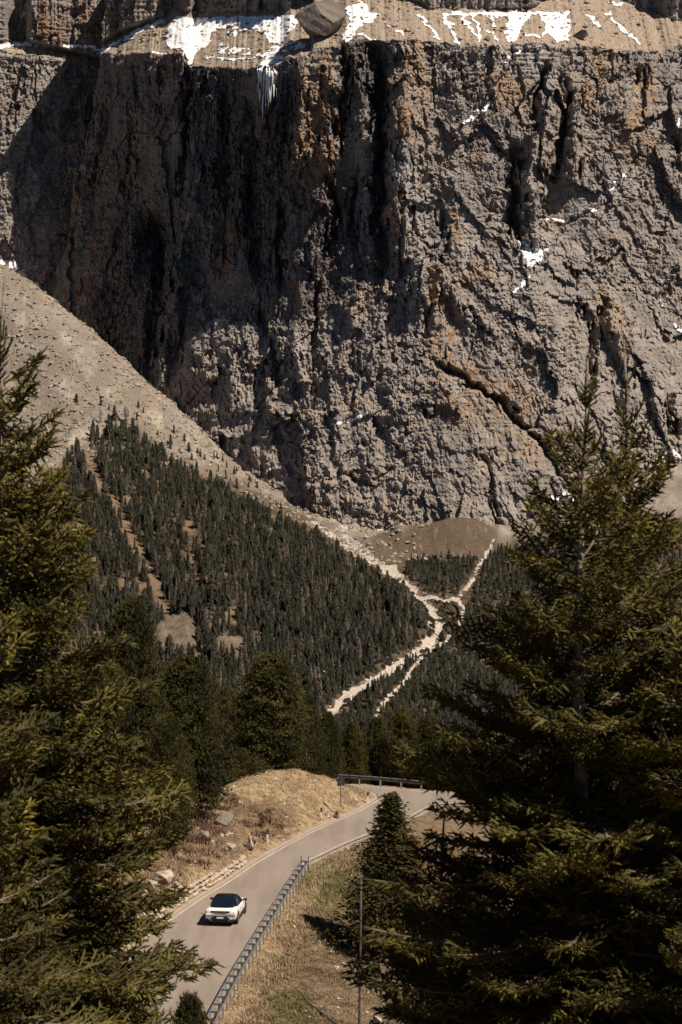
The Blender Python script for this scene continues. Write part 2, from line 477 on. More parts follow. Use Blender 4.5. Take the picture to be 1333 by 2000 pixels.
for r in [
    ([(790, 100), (788, 200), (792, 320), (800, 440), (815, 540), (850, 620)], 26, -17), ([(600, 105), (596, 180), (585, 260), (572, 340)], 17, -15), ([(640, 130), (642, 230), (630, 330)], 11, -8), ([(700, 100), (706, 200), (706, 290)], 14, -10),
    ([(386, 320), (372, 420), (350, 520), (335, 620), (318, 730), (300, 770)], 15, -15), ([(250, 420), (262, 480), (255, 560)], 13, -9), ([(420, 300), (405, 400), (400, 500)], 10, -6),
    ([(1062, 190), (1056, 270), (1040, 350), (1035, 440)], 15, -17), ([(1130, 170), (1122, 260), (1118, 360)], 13, -14), ([(1085, 170), (1078, 240)], 9, -10), ([(1035, 300), (1030, 380)], 9, -8),
    ([(880, 560), (910, 600), (960, 650)], 16, -9), ([(1190, 600), (1200, 660), (1215, 720)], 12, -10), ([(600, 560), (580, 660), (590, 740)], 14, -8), ([(700, 560), (690, 640), (640, 740)], 16, -9), ([(480, 640), (450, 720), (460, 800)], 14, -8),
    ([(1240, 640), (1230, 720), (1235, 800)], 14, -10), ([(1080, 620), (1090, 700)], 20, -6), ([(966, 905), (972, 960)], 10, -8), ([(215, 110), (205, 220), (170, 380), (140, 520)], 10, -6), ([(545, 180), (535, 260), (540, 340)], 9, -7), ([(480, 330), (470, 420), (450, 520)], 9, -6)]:
    groove(*r)
# hollow in the shaded face
cv = ((PX - 305) / 30) ** 2 + ((PY - 470) / 55) ** 2
WY = WY + 16 * np.exp(-cv ** 2) * facew
PX, PY = to_px(WX, WY, WZ)

def blob(cx, cy, rx, ry, rot=0.0, soft=0.5):
    a = math.radians(rot); dx = PX - cx + wob * 2; dy = PY - cy + wob * 2
    u = (dx * math.cos(a) + dy * math.sin(a)) / rx; v = (-dx * math.sin(a) + dy * math.cos(a)) / ry
    return sstep(1 + soft, 1 - soft, np.sqrt(u * u + v * v))
ochre = np.zeros_like(WX); brown = np.zeros_like(WX); shade_stain = np.zeros_like(WX)
for b in [(590, 240, 22, 130), (600, 330, 40, 50), (815, 140, 36, 60), (770, 190, 24, 60), (800, 240, 30, 50), (935, 325, 16, 26), (868, 655, 36, 60), (890, 440, 14, 40), (960, 770, 120, 44, 30), (900, 800, 60, 30, 15), (1060, 850, 30, 40), (1180, 140, 30, 40), (1185, 610, 16, 50), (1195, 640, 30, 40), (645, 130, 12, 40), (1080, 420, 20, 30), (1150, 190, 26, 40), (850, 560, 16, 50), (690, 130, 14, 50), (580, 560, 14, 30), (1035, 440, 18, 20), (930, 540, 40, 30), (1260, 170, 24, 40), (1010, 870, 50, 30, 40), (770, 420, 14, 50), (1240, 260, 40, 60), (980, 180, 60, 40), (620, 200, 20, 90)]:
    ochre = np.maximum(ochre, blob(*b))
ochre = np.clip(ochre + 0.28 * sstep(0.1, 0.6, fbm(WX / 38, WZ / 60, 3, 111)) * (PX > 560) * sstep(900, 700, PY), 0, 1)
for b in [(190, 330, 50, 210, 8), (270, 300, 40, 160), (330, 190, 36, 110), (170, 560, 40, 90), (440, 500, 40, 80), (290, 130, 80, 60), (150, 50, 110, 50), (430, 15, 180, 26), (490, 220, 30, 90), (640, 300, 40, 160)]:
    brown = np.maximum(brown, blob(*b))
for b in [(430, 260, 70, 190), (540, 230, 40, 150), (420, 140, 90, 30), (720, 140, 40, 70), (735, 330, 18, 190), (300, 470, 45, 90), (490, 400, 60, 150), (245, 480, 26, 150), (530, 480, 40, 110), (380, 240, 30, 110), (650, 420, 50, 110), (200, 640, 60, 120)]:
    shade_stain = np.maximum(shade_stain, blob(*b))
shade_stain = np.clip(np.maximum(1.15 * shade_stain, 0.7 * shade * (1 - bay)) - 0.45 * brown, 0, 1)  # black stains plus painted shade: the whole unlit face is darkened in colour
screem = np.clip(scree, 0, 1)
# pale debris dusting on ledges low down
up_ = np.zeros_like(WX); up_[1:-1] = (WY[2:] - WY[:-2]) / (WZ[2:] - WZ[:-2])
screem = np.maximum(screem, 0.6 * sstep(0.9, 2.2, up_) * sstep(450, 750, PY) * (1 - 0.6 * shade))
screem = np.maximum(screem, 0.75 * sstep(0.15, 0.7, fbm(WX / 20, WZ / 16, 4, 121)) * sstep(860, 1010, PY))

def grid_faces(nx, nz):
    i = np.arange(nx - 1)[None, :] + np.arange(nz - 1)[:, None] * nx
    return np.stack([i, i + 1, i + 1 + nx, i + nx], -1).reshape(-1, 4)
WF = grid_faces(len(gx), len(gz))
WV = np.stack([WX, WY, WZ], -1).reshape(-1, 3)
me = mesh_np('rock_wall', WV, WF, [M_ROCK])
for n_, a_ in (('ochre', ochre), ('brown', brown), ('dark', shade_stain), ('scree', screem)):
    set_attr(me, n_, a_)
tag(obj('rock_wall', me), 'huge grey and ochre rock wall of the mountain behind the valley', kind='structure')

# ---- snow lying on the bench and in the gullies, one object for each patch
snow_noise = fbm(WX / 9, WZ / 5, 4, 131, 0.6)
snow_hf = fbm(WX / 3.0, WZ / 2.2, 3, 137, 0.6)
SXq = PX + 7 * fbm(WX / 7, WZ / 6, 3, 141); SYq = PY + 3 * fbm(WX / 7, WZ / 6, 3, 145)
def snow_patch(shapes, label, thr=0.62, lift=0.5):
    m = np.zeros(WX.shape, bool)
    for kind, pts, w in shapes:
        if kind == 'p':
            m |= in_poly(SXq, SYq, pts) & ((snow_noise + 0.95 * snow_hf) < w)
        else:
            d, _ = poly_dist(SXq, SYq, pts)
            m |= (d < w * (0.75 + 0.6 * snow_hf)) & (snow_noise < 0.9)
    mf = m.reshape(-1)[WF].sum(1) >= 3
    f = WF[mf]
    if len(f) < 4: return
    idx, inv = np.unique(f, return_inverse=True)
    v = WV[idx].copy()
    v[:, 1] -= lift; v[:, 2] += lift * 0.6
    fq = inv.reshape(-1, 4)
    par = list(range(len(v)))
    def find(a):
        while par[a] != a:
            par[a] = par[par[a]]; a = par[a]
        return a
    for q in fq.tolist():
        r = find(q[0])
        for j in q[1:]: par[find(j)] = r
    comp = np.array([find(a) for a in range(len(v))])
    fc = comp[fq[:, 0]]
    pieces = []
    for c in np.unique(fc):
        g = fq[fc == c]
        if len(g) < 5: continue
        i2, n2 = np.unique(g, return_inverse=True)
        pieces.append((v[i2], n2.reshape(-1, 4)))
    if len(pieces) == 1:
        tag(obj('snow_patch', mesh_np('snow_patch', *pieces[0], [M_SNOW], smooth=True)), label, 'snow')
    elif pieces:
        org = pieces[0][0].mean(0)
        root = tag(empty('snow_patch', tuple(float(a) for a in org)), label, 'snow')
        for a, b in pieces:
            obj('snow_piece', mesh_np('snow_piece', a - org, b, [M_SNOW], smooth=True), root)
P_, L_ = 'p', 'l'
snow_patch([(P_, [(332, 50), (345, 30), (372, 36), (440, 34), (470, 32), (450, 52), (420, 60), (405, 90), (385, 104), (372, 136), (366, 116), (352, 98), (330, 96), (322, 70)], 1.1)], 'white snow apron on the cliff-top ledge left of the frozen cascade')
snow_patch([(P_, [(470, 32), (582, 31), (584, 52), (562, 66), (552, 86), (548, 104), (556, 112), (545, 126), (508, 135), (505, 128), (520, 112), (534, 90), (520, 70), (500, 56), (470, 62), (455, 74), (446, 64)], 0.75), (L_, [(405, 112), (460, 118), (500, 112)], 2.5)], 'snow strip running from the big boulder down to the frozen cascade')
snow_patch([(P_, [(672, 18), (700, 2), (716, 8), (722, 24), (742, 26), (726, 44), (704, 52), (690, 74), (672, 88), (670, 60), (684, 44)], 0.85), (L_, [(672, 85), (673, 130)], 2)], 'snow streaks on the ledge right beside the big boulder')
snow_patch([(L_, [(866, 30), (900, 27), (960, 29), (1010, 28), (1060, 27), (1108, 26)], 5.0), (L_, [(868, 34), (882, 56), (894, 84)], 5), (L_, [(905, 34), (924, 64), (936, 78)], 4), (L_, [(926, 34), (936, 56), (938, 80)], 4), (P_, [(990, 30), (1040, 30), (1020, 52), (1008, 82), (992, 84), (984, 56)], 0.9), (P_, [(1060, 32), (1110, 28), (1118, 50), (1110, 78), (1084, 84), (1074, 66), (1058, 74), (1066, 52)], 0.9)], 'long snowfield with fingers hanging below the upper cliff on the right')
snow_patch([(L_, [(1143, 30), (1158, 36), (1172, 54)], 4), (L_, [(1186, 28), (1205, 48), (1232, 70), (1252, 84)], 4), (L_, [(1196, 6), (1215, 10)], 4)], 'thin diagonal snow streaks on the scree near the upper right corner')
snow_patch([(L_, [(-30, 93), (30, 88), (60, 86), (110, 93), (150, 90), (190, 96), (205, 101)], 5.0), (L_, [(44, 0), (44, 30), (40, 45)], 2.5)], 'narrow snow line on the ledge in the upper left corner')
snow_patch([(L_, [(196, 104), (228, 84), (262, 66), (300, 48), (318, 40)], 5.5), (L_, [(300, 102), (330, 106)], 3)], 'snow ramp climbing right from the corner of the prow')
snow_patch([(P_, [(1010, 466), (1024, 470), (1042, 484), (1074, 488), (1060, 504), (1040, 527), (1027, 522), (1020, 498)], 0.7), (L_, [(1004, 570), (1022, 552), (1036, 536)], 4.5)], 'bright snow pocket at the foot of the gully in the right wall')
snow_patch([(P_, [(1138, 408), (1150, 406), (1160, 398), (1164, 407), (1172, 414), (1156, 414), (1146, 416)], 0.9), (L_, [(1066, 432), (1078, 426), (1094, 433), (1108, 433)], 4.5), (L_, [(1180, 384), (1196, 366), (1222, 342)], 4.5)], 'star shaped snow patch on the diagonal ramp of the right wall')
snow_patch([(L_, [(908, 240), (925, 228), (955, 206)], 5), (L_, [(980, 125), (998, 112), (1026, 92)], 4), (L_, [(936, 168), (940, 190)], 2.5)], 'thin snow line high on the wall under the long snowfield')
snow_patch([(P_, [(650, 826), (672, 822), (690, 814), (718, 804), (722, 811), (690, 824), (664, 831)], 0.8)], 'small snow strip on the low ledge in the middle of the wall')
snow_patch([(L_, [(500, 940), (516, 938)], 4), (L_, [(522, 920), (548, 912)], 3)], 'tiny snow spots low on the wall above the talus edge')
snow_patch([(P_, [(430, 86), (470, 92), (505, 100), (540, 96), (560, 84), (585, 80), (600, 92), (560, 108), (520, 112), (470, 108), (420, 104)], 0.02)], 'broken snow between the rock ribs above the frozen cascade')
snow_patch([(L_, [(742, 28), (760, 50), (790, 70)], 3), (L_, [(820, 30), (845, 60), (858, 78)], 3), (L_, [(700, 66), (730, 78)], 3)], 'faint snow trickles on the scree right of the big boulder')
snow_patch([(L_, [(946, 46), (960, 66), (972, 78)], 3), (L_, [(960, 32), (968, 50)], 4), (L_, [(1030, 66), (1052, 74)], 4)], 'small snow spots between the fingers of the long snowfield')
snow_patch([(L_, [(1292, 582), (1296, 600)], 4), (L_, [(1322, 630), (1334, 655)], 6), (L_, [(1326, 232), (1328, 260)], 4), (L_, [(1300, 562), (1330, 525)], 2)], 'snow spots in the cleft at the right edge of the wall')

snow_patch([(L_, [(-20, 512), (22, 518), (46, 542), (80, 572), (112, 602), (150, 642)], 10)], 'shaded snow strip between the scree crest and the wall at the left edge')
snow_patch([(P_, [(714, 1050), (734, 1034), (754, 1028), (746, 1040), (730, 1054)], 2.0)], 'white snow tongue at the foot of the wall left of the brown hump')
snow_patch([(P_, [(800, 1056), (810, 1038), (842, 1018), (840, 1028), (818, 1050), (806, 1062)], 2.0)], 'curved snow strip along the upper left side of the brown hump')
snow_patch([(L_, [(1080, 982), (1098, 962), (1118, 978)], 8)], 'snow cap behind the left top of the right foreground spruce')
snow_patch([(L_, [(1268, 922), (1288, 902), (1306, 882), (1326, 894)], 6)], 'snow rim low on the wall at the right edge')

# ---- rubble on the bench
_rg = np.random.RandomState(31)
bi = np.nonzero((scree.ravel() > 0.8) & (_rg.rand(scree.size) < 0.035) & (PX.ravel() > -80) & (PX.ravel() < 1420))[0]
BENCH_PTS = WV[bi].copy()
# ---- frozen cascade under the ledge
M_ICE = simple('ice', (0.72, 0.78, 0.82), (0.86, 0.87, 0.86), 0.6, 0.35, 0.4, 1.0)
random.seed(4)
def wall_y(px, py):
    i = np.argmin((PX - px) ** 2 + (PY - py) ** 2)
    return WV[i]
cas = empty('frozen_cascade', tuple(wall_y(522, 136)))
tag(cas, 'pale frozen cascade of icicles hanging over the shaded cliff edge', 'ice')
for k in range(30):
    px = 503 + 39 * (k + random.random() * 0.8) / 30
    p0 = wall_y(px, random.uniform(134, 142)); ln = random.uniform(8, 22) * (1.3 if 512 < px < 535 else 0.8)
    if k % 4 == 0:
        p0 = wall_y(px, random.uniform(160, 190)); ln *= 0.7
    mb = MB(); q = [Vector((p0[0], p0[1] - 1.2, p0[2] + 0.5 - ln * s) ) + Vector((random.uniform(-.2, .2), 0, 0)) for s in (0, .2, .5, .8, 1)]
    w = random.uniform(0.35, 0.8)
    mb.tube(q, [w * .7, w, w * .8, w * .4, 0.05], 6)
    o = mb.build('icicle', M_ICE, cas, True); o.location = -Vector(cas.location)
# ---------------------------------------------------------------- far slopes below the wall (height over x, y)
STREAM = [(636, 1402), (668, 1368), (720, 1334), (760, 1311), (820, 1268), (850, 1243), (860, 1212), (846, 1190), (820, 1160), (790, 1132), (760, 1112), (728, 1094), (712, 1078), (670, 1036)]
STREAM2 = [(800, 1150), (836, 1162), (868, 1174), (892, 1168), (908, 1148), (928, 1122), (940, 1092), (958, 1064), (966, 1052)]
PATH = [(726, 1430), (738, 1390), (760, 1362), (790, 1330), (812, 1300), (838, 1272), (866, 1256), (890, 1234), (906, 1204), (904, 1184), (890, 1170)]
CLEAR = [(168, 880), (190, 940), (228, 1000), (262, 1064), (292, 1120), (312, 1176), (345, 1228), (372, 1270), (398, 1300)]
ctl = [
    (636, 1402, 1250), (668, 1368, 1278), (760, 1310, 1340), (820, 1268, 1385), (855, 1240, 1420), (858, 1200, 1450), (820, 1160, 1500), (770, 1120, 1555), (725, 1090, 1600), (660, 1030, 1700),
    (600, 1000, 1745), (500, 935, 1795), (400, 855, 1835), (300, 768, 1860), (200, 678, 1885), (150, 640, 1898), (250, 728, 1872), (350, 808, 1848), (450, 902, 1815), (100, 598, 1910), (0, 530, 1925), (-150, 440, 1950), (-300, 350, 1980),
    (420, 1300, 1350), (300, 1150, 1480), (130, 1150, 1480), (420, 1000, 1630), (250, 1000, 1610), (550, 1150, 1470), (600, 1250, 1395), (700, 1170, 1488), (550, 1050, 1630), (300, 850, 1785), (230, 900, 1715), (130, 850, 1785), (0, 1000, 1590), (0, 750, 1855), (500, 1000, 1700), (-200, 750, 1880), (-250, 1100, 1500), (200, 1300, 1330), (0, 1300, 1330),
    (560, 1400, 1230), (350, 1450, 1200), (100, 1450, 1200), (-250, 1450, 1180),
    (905, 1190, 1480), (935, 1120, 1560), (965, 1058, 1655), (900, 1300, 1400), (1000, 1300, 1420), (1000, 1200, 1500), (1000, 1100, 1610), (1100, 1020, 1690), (1200, 1150, 1560), (1333, 1150, 1560), (1333, 960, 1705), (1333, 1300, 1400), (1500, 1150, 1560), (1600, 1300, 1380), (1500, 960, 1720), (870, 1450, 1200), (1100, 1450, 1200), (1500, 1450, 1180), (860, 1120, 1570), (860, 1085, 1640), (780, 1075, 1640)]
_c = [at(*c) for c in ctl]
_cr = [at(*c) for c in ((400, 855, 1835), (300, 768, 1860), (200, 678, 1885), (100, 598, 1910), (0, 530, 1925), (-150, 440, 1950), (-300, 350, 1980))]
BEHIND = [(p.x + 14, p.y + 42) for p in _cr] + [(p.x, p.y + 150) for p in _cr[2:]]
BZ = [p.z - 16 for p in _cr] + [p.z - 40 for p in _cr[2:]]
far_h = RBF([(p.x, p.y) for p in _c] + BEHIND + [(520, 1850), (250, 1800), (0, 1790)], [p.z for p in _c] + BZ + [-20, -60, -76], 2e-6)
fx = np.arange(-480, 480, 2.0); fy = np.arange(1120, 2120, 2.0)
FX, FY = np.meshgrid(fx, fy)
FZ = far_h(FX, FY)
mound = [(at(882, 1068, 1650), 32, 24, 21), (at(765, 1072, 1650), 18, 18, 6), (at(1010, 1040, 1690), 20, 20, 5), (at(1105, 985, 1710), 26, 24, 14), (at(1300, 900, 1735), 40, 30, 18)]
for c, rx, ry, h in mound:
    FZ = FZ + h * np.exp(-(((FX - c.x) / rx) ** 2 + ((FY - c.y) / ry) ** 2) ** 1.3)
fpx, fpy = to_px(FX, FY, FZ)
d_st, _ = poly_dist(fpx, fpy, STREAM); d_st2, _ = poly_dist(fpx, fpy, STREAM2); d_pa, _ = poly_dist(fpx, fpy, PATH); d_cl, _ = poly_dist(fpx, fpy, CLEAR)
wj = 5 * fbm(FX / 14, FY / 14, 4, 201, 0.6)
st_w = np.interp(fpy, [1040, 1120, 1240, 1400], [7, 8, 10, 15])
BRAID = [[(604, 1012), (650, 1048), (700, 1086), (716, 1092)], [(735, 1096), (772, 1110), (798, 1134), (808, 1146)], [(604, 1322), (650, 1306), (700, 1294), (740, 1288)], [(800, 1196), (826, 1208), (848, 1222)], [(672, 1046), (676, 1030), (684, 1016)]]
d_br = np.minimum.reduce([poly_dist(fpx, fpy, b)[0] for b in BRAID])
wj = wj * 1.5
a_stream = np.maximum(sstep(1.0, 0.45, (d_st + wj) / st_w), np.maximum(0.9 * sstep(4.2, 1.2, d_st2 + 0.8 * wj), np.maximum(sstep(5.5, 2.0, d_pa + 0.3 * wj), 0.85 * sstep(4.5, 1.5, d_br + 0.6 * wj))))
FZ = FZ - 2.0 * sstep(18, 4, d_st) - 1.2 * sstep(12, 3, d_st2)
FZ = FZ + 1.6 * fbm(FX / 26, FY / 26, 5, 211) * (1 - 0.6 * a_stream) + 0.5 * facets(FX / 6, FY / 6, 9, 1.0)
# gully and outcrop beside the open strip
TAL = [(60, 960), (130, 900), (170, 890), (220, 850), (262, 840), (330, 900), (430, 930), (520, 975), (620, 1022), (720, 1092), (800, 1080), (860, 1082), (940, 1080), (1010, 1060), (1120, 1030), (1500, 1000)]
up_t = line_y(fpx, TAL) - fpy + 10 * fbm(FX / 30, FY / 30, 3, 221)
a_scree = sstep(-8, 22, up_t)
hump = np.maximum(sstep(1.25, 0.9, np.hypot((fpx - 880) / 82, (fpy - 1050) / 44)), sstep(1.2, 0.8, np.hypot((fpx - 765) / 40, (fpy - 1066) / 26)))
a_scree = a_scree * (1 - hump)
a_clear = np.clip(np.maximum(sstep(13, 5, d_cl + 1.6 * wj), 0.9 * sstep(0.40, 0.6, fbm(FX / 30, FY / 30, 4, 231)) * (fpx < 640)) + hump * 0, 0, 1) * (1 - a_scree)
rocky = sstep(1.2, 0.8, np.hypot((fpx - 345) / 42, (fpy - 1245) / 48)) + sstep(1.2, 0.7, np.hypot((fpx - 445) / 40, (fpy - 1262) / 22))
FZ = FZ + np.clip(rocky, 0, 1) * (1.5 + 2.0 * facets(FX / 11, FY / 11, 12, 0.8) + 1.6 * facets(FX / 4.5, FY / 4.5, 17, 1.0))
ru = FX * 0.79 + FY * 0.61; rv_ = FY * 0.79 - FX * 0.61
FZ = FZ + hump * (0.9 * fbm(FX / 8, FY / 8, 4, 213, 0.6) + 0.5 * facets(FX / 7, FY / 7, 19, 1.0))
FZ = FZ + a_scree * (1.9 * ridged(rv_ / 22, ru / 110, 5, 241) + 0.7 * fbm(FX / 7, FY / 9, 4, 245))

def far_material():
    t = NT('far_slope', 0.95, 0.1)
    n1 = t.noise(0.10, 7, 0.65); n2 = t.noise(0.8, 10, 0.8); n3 = t.noise(0.03, 4)
    floor_ = t.mix(t.ramp(n1, 0.35, 0.65), (0.040, 0.034, 0.022), (0.115, 0.082, 0.055))
    clear = t.mix(t.ramp(n2, 0.35, 0.65), (0.135, 0.095, 0.062), (0.235, 0.165, 0.108))
    scree = t.mix(t.ramp(n2, 0.3, 0.7), (0.135, 0.118, 0.10), (0.36, 0.315, 0.265))
    scree = t.mix(t.math('MULTIPLY', t.ramp(n1, 0.5, 0.7), 0.6), scree, (0.19, 0.158, 0.125))
    scree = t.mix(t.math('MULTIPLY', t.ramp(t.noise(1.0, 5, 0.6, t.coord((0.09, 0.012, 0.05), (0, 0, math.radians(-38)))), 0.5, 0.62), 0.55), scree, (0.46, 0.395, 0.32))
    scree = t.mix(t.math('MULTIPLY', t.ramp(n3, 0.42, 0.58), 0.55), scree, (0.17, 0.138, 0.105))
    hump_ = t.mix(t.ramp(n2, 0.4, 0.7), (0.085, 0.062, 0.042), (0.165, 0.125, 0.09))
    hump_ = t.mix(t.math('MULTIPLY', t.ramp(t.noise(1.0, 4, 0.6, t.coord((0.35, 0.04, 0.1))), 0.56, 0.72), 0.3), hump_, (0.30, 0.26, 0.21))
    hump_ = t.mix(t.math('MULTIPLY', t.ramp(n2, 0.60, 0.68), 0.8), hump_, (0.36, 0.315, 0.26))
    bed = t.mix(t.ramp(n2, 0.3, 0.65), (0.28, 0.245, 0.21), (0.56, 0.50, 0.43))
    c = t.mix(t.attr('clear'), floor_, clear)
    c = t.mix(t.attr('rocky'), c, t.mix(t.ramp(t.math('ADD', t.math('MULTIPLY', n1, 0.4), t.math('MULTIPLY', n2, 0.6)), 0.40, 0.62), (0.07, 0.06, 0.052), (0.21, 0.16, 0.115)))
    c = t.mix(t.attr('scree'), c, scree)
    c = t.mix(t.attr('hump'), c, hump_)
    sb = t.math('ADD', t.attr('stream'), t.math('SUBTRACT', t.math('MULTIPLY', n2, 0.9), 0.45))
    c = t.mix(t.ramp(t.math('MULTIPLY', sb, t.ramp(t.attr('stream'), 0.02, 0.2)), 0.35, 0.6), c, bed)
    t.bump(n2, 0.7, 1.2)
    return t.col(c)
M_FAR = far_material()
me = mesh_np('mountain_slope', np.stack([FX, FY, FZ], -1).reshape(-1, 3), grid_faces(len(fx), len(fy)), [M_FAR], smooth=True)
for n_, a_ in (('stream', a_stream), ('scree', a_scree), ('clear', a_clear), ('hump', hump), ('rocky', np.clip(rocky, 0, 1))):
    set_attr(me, n_, a_)
tag(obj('mountain_slope', me), 'scree and forest slopes below the rock wall', kind='structure')
def far_z(x, y):
    i = np.clip((np.asarray(y) - fy[0]) / 2.0, 0, len(fy) - 1.01); j = np.clip((np.asarray(x) - fx[0]) / 2.0, 0, len(fx) - 1.01)
    i0 = i.astype(int); j0 = j.astype(int); a = i - i0; b = j - j0
    return (FZ[i0, j0] * (1 - a) * (1 - b) + FZ[i0 + 1, j0] * a * (1 - b) + FZ[i0, j0 + 1] * (1 - a) * b + FZ[i0 + 1, j0 + 1] * a * b)
# ---------------------------------------------------------------- road outline, measured on the flat road plane
LEFT = [(-140, 2150), (60, 1985), (180, 1900), (270, 1836), (345, 1783), (400, 1746), (440, 1722), (500, 1682), (560, 1648), (620, 1617), (680, 1591), (712, 1575), (732, 1563), (738, 1554), (730, 1547), (708, 1542), (672, 1539), (620, 1537), (520, 1536)]
RIGHT = [(300, 2190), (380, 2052), (406, 2000), (452, 1915), (500, 1835), (545, 1763), (592, 1694), (640, 1666), (690, 1643), (728, 1628), (772, 1610), (812, 1592), (836, 1579), (862, 1571), (920, 1569), (1000, 1572), (1120, 1580)]
OUTER = [(500, 1526), (600, 1528), (660, 1531), (720, 1535), (780, 1540), (830, 1545), (900, 1550), (1000, 1556), (1120, 1562)]
def smooth_chain(pts, step=0.6):
    q = [on_plane(*p) for p in pts]
    P = np.array([(p.x, p.y) for p in q])
    out = []
    for i in range(len(P) - 1):
        p0 = P[max(i - 1, 0)]; p1 = P[i]; p2 = P[i + 1]; p3 = P[min(i + 2, len(P) - 1)]
        n = max(2, int(np.hypot(*(p2 - p1)) / step))
        for k in range(n):
            t = k / n
            out.append(0.5 * ((2 * p1) + (-p0 + p2) * t + (2 * p0 - 5 * p1 + 4 * p2 - p3) * t * t + (-p0 + 3 * p1 - 3 * p2 + p3) * t ** 3))
    out.append(P[-1])
    return np.array(out)
CL, CR, CO = smooth_chain(LEFT), smooth_chain(RIGHT), smooth_chain(OUTER)
OUTLINE = np.concatenate([CL, CO, CR[::-1]])
# stretch of the left edge backed by the dry stone wall
_pl, _ = to_px(CL[:, 0], CL[:, 1], CL[:, 0] * 0)
wall_i0 = int(np.argmin(np.abs(_pl[:120] - 235))); wall_i1 = int(np.argmin(np.abs(_pl - 492) + 1e3 * (np.arange(len(_pl)) < wall_i0)))
def wall_h(i):
    t = np.clip((i - wall_i0) / max(1, wall_i1 - wall_i0), 0, 1)
    return 1.25 - 0.75 * t
def chain_dist(x, y, C):
    best = np.full(x.shape, 1e9); par = np.zeros(x.shape)
    for k in range(0, len(C) - 1):
        ax, ay = C[k]; bx, by = C[k + 1]; vx, vy = bx - ax, by - ay
        t = np.clip(((x - ax) * vx + (y - ay) * vy) / (vx * vx + vy * vy + 1e-9), 0, 1)
        d = np.hypot(x - ax - t * vx, y - ay - t * vy)
        m = d < best
        best = np.where(m, d, best); par = np.where(m, k + t, par)
    return best, par
def near_parts(x, y):
    x = np.asarray(x, float); y = np.asarray(y, float)
    dl, pl = chain_dist(x, y, CL); dr, _ = chain_dist(x, y, CR); do, _ = chain_dist(x, y, CO)
    inside = in_poly(x, y, [tuple(p) for p in OUTLINE])
    return dl, pl, dr, do, inside
def near_z(x, y, parts=None, rough=True):
    x = np.asarray(x, float); y = np.asarray(y, float)
    dl, pl, dr, do, inside = parts if parts is not None else near_parts(x, y)
    onwall = sstep(wall_i0 - 3, wall_i0 + 2, pl) * sstep(wall_i1 + 2, wall_i1 - 3, pl)
    wh = wall_h(pl) * onwall
    d1 = np.clip(dl - 0.45, 0, None)
    zl = wh * sstep(0.6, 1.15, dl) + 0.44 * np.clip(d1, 0, 8.5) + 0.12 * np.clip(d1 - 8.5, 0, 12)
    zl = zl + 0.35 * fbm(x / 5, y / 5, 4, 301) * sstep(0.6, 3, dl)
    zl = zl + 1.8 * np.exp(-(((x + 5.6) / 6.5) ** 2 + ((y - 188.5) / 5.5) ** 2)) * sstep(0.5, 4, dl)
    zr = -0.05 - 0.40 * np.clip(dr - 0.8, 0, 30) + 0.40 * fbm(x / 6, y / 6, 4, 311) * sstep(0.8, 4, dr)
    zr = zr - 0.9 * np.exp(-(((x - 0.4) / 2.6) ** 2 + ((y - 157.5) / 1.6) ** 2))          # little gully
    zo = -0.05 - 0.62 * np.clip(do - 0.9, 0, 200)
    wl, wr, wo = 1 / (dl + 0.02) ** 4, 1 / (dr + 0.02) ** 4, 1 / (do + 0.02) ** 4
    z = (zl * wl + zr * wr + zo * wo) / (wl + wr + wo)
    z = np.where(y > 197, np.minimum(z, 1.5 - 0.5 * (y - 197)), z)
    hill = 33.0 - 0.43 * y + 0.3 * fbm(x / 7, y / 7, 3, 321)
    m = np.maximum(z, hill); z = m + 0.6 * np.exp(-np.abs(z - hill) / 1.2)
    z = np.where((np.minimum(np.minimum(dl, dr), do) < 1.5) | inside, np.minimum(z, np.where(inside, -0.10, z)), z)
    if rough:
        z = z + np.where(inside, 0, 0.07 * fbm(x / 0.9, y / 0.9, 3, 331))
    return np.where(inside, -0.10, z)
nx_ = np.concatenate([np.linspace(-70, -26, 30)[:-1], np.arange(-26, 16, 0.24), np.linspace(16, 60, 30)[1:]])
ny_ = np.concatenate([np.linspace(-14, 112, 80)[:-1], np.arange(112, 204, 0.30), np.linspace(204, 262, 30)[1:]])
NX, NY = np.meshgrid(nx_, ny_)
_parts = near_parts(NX, NY)
NZ = near_z(NX, NY, _parts)
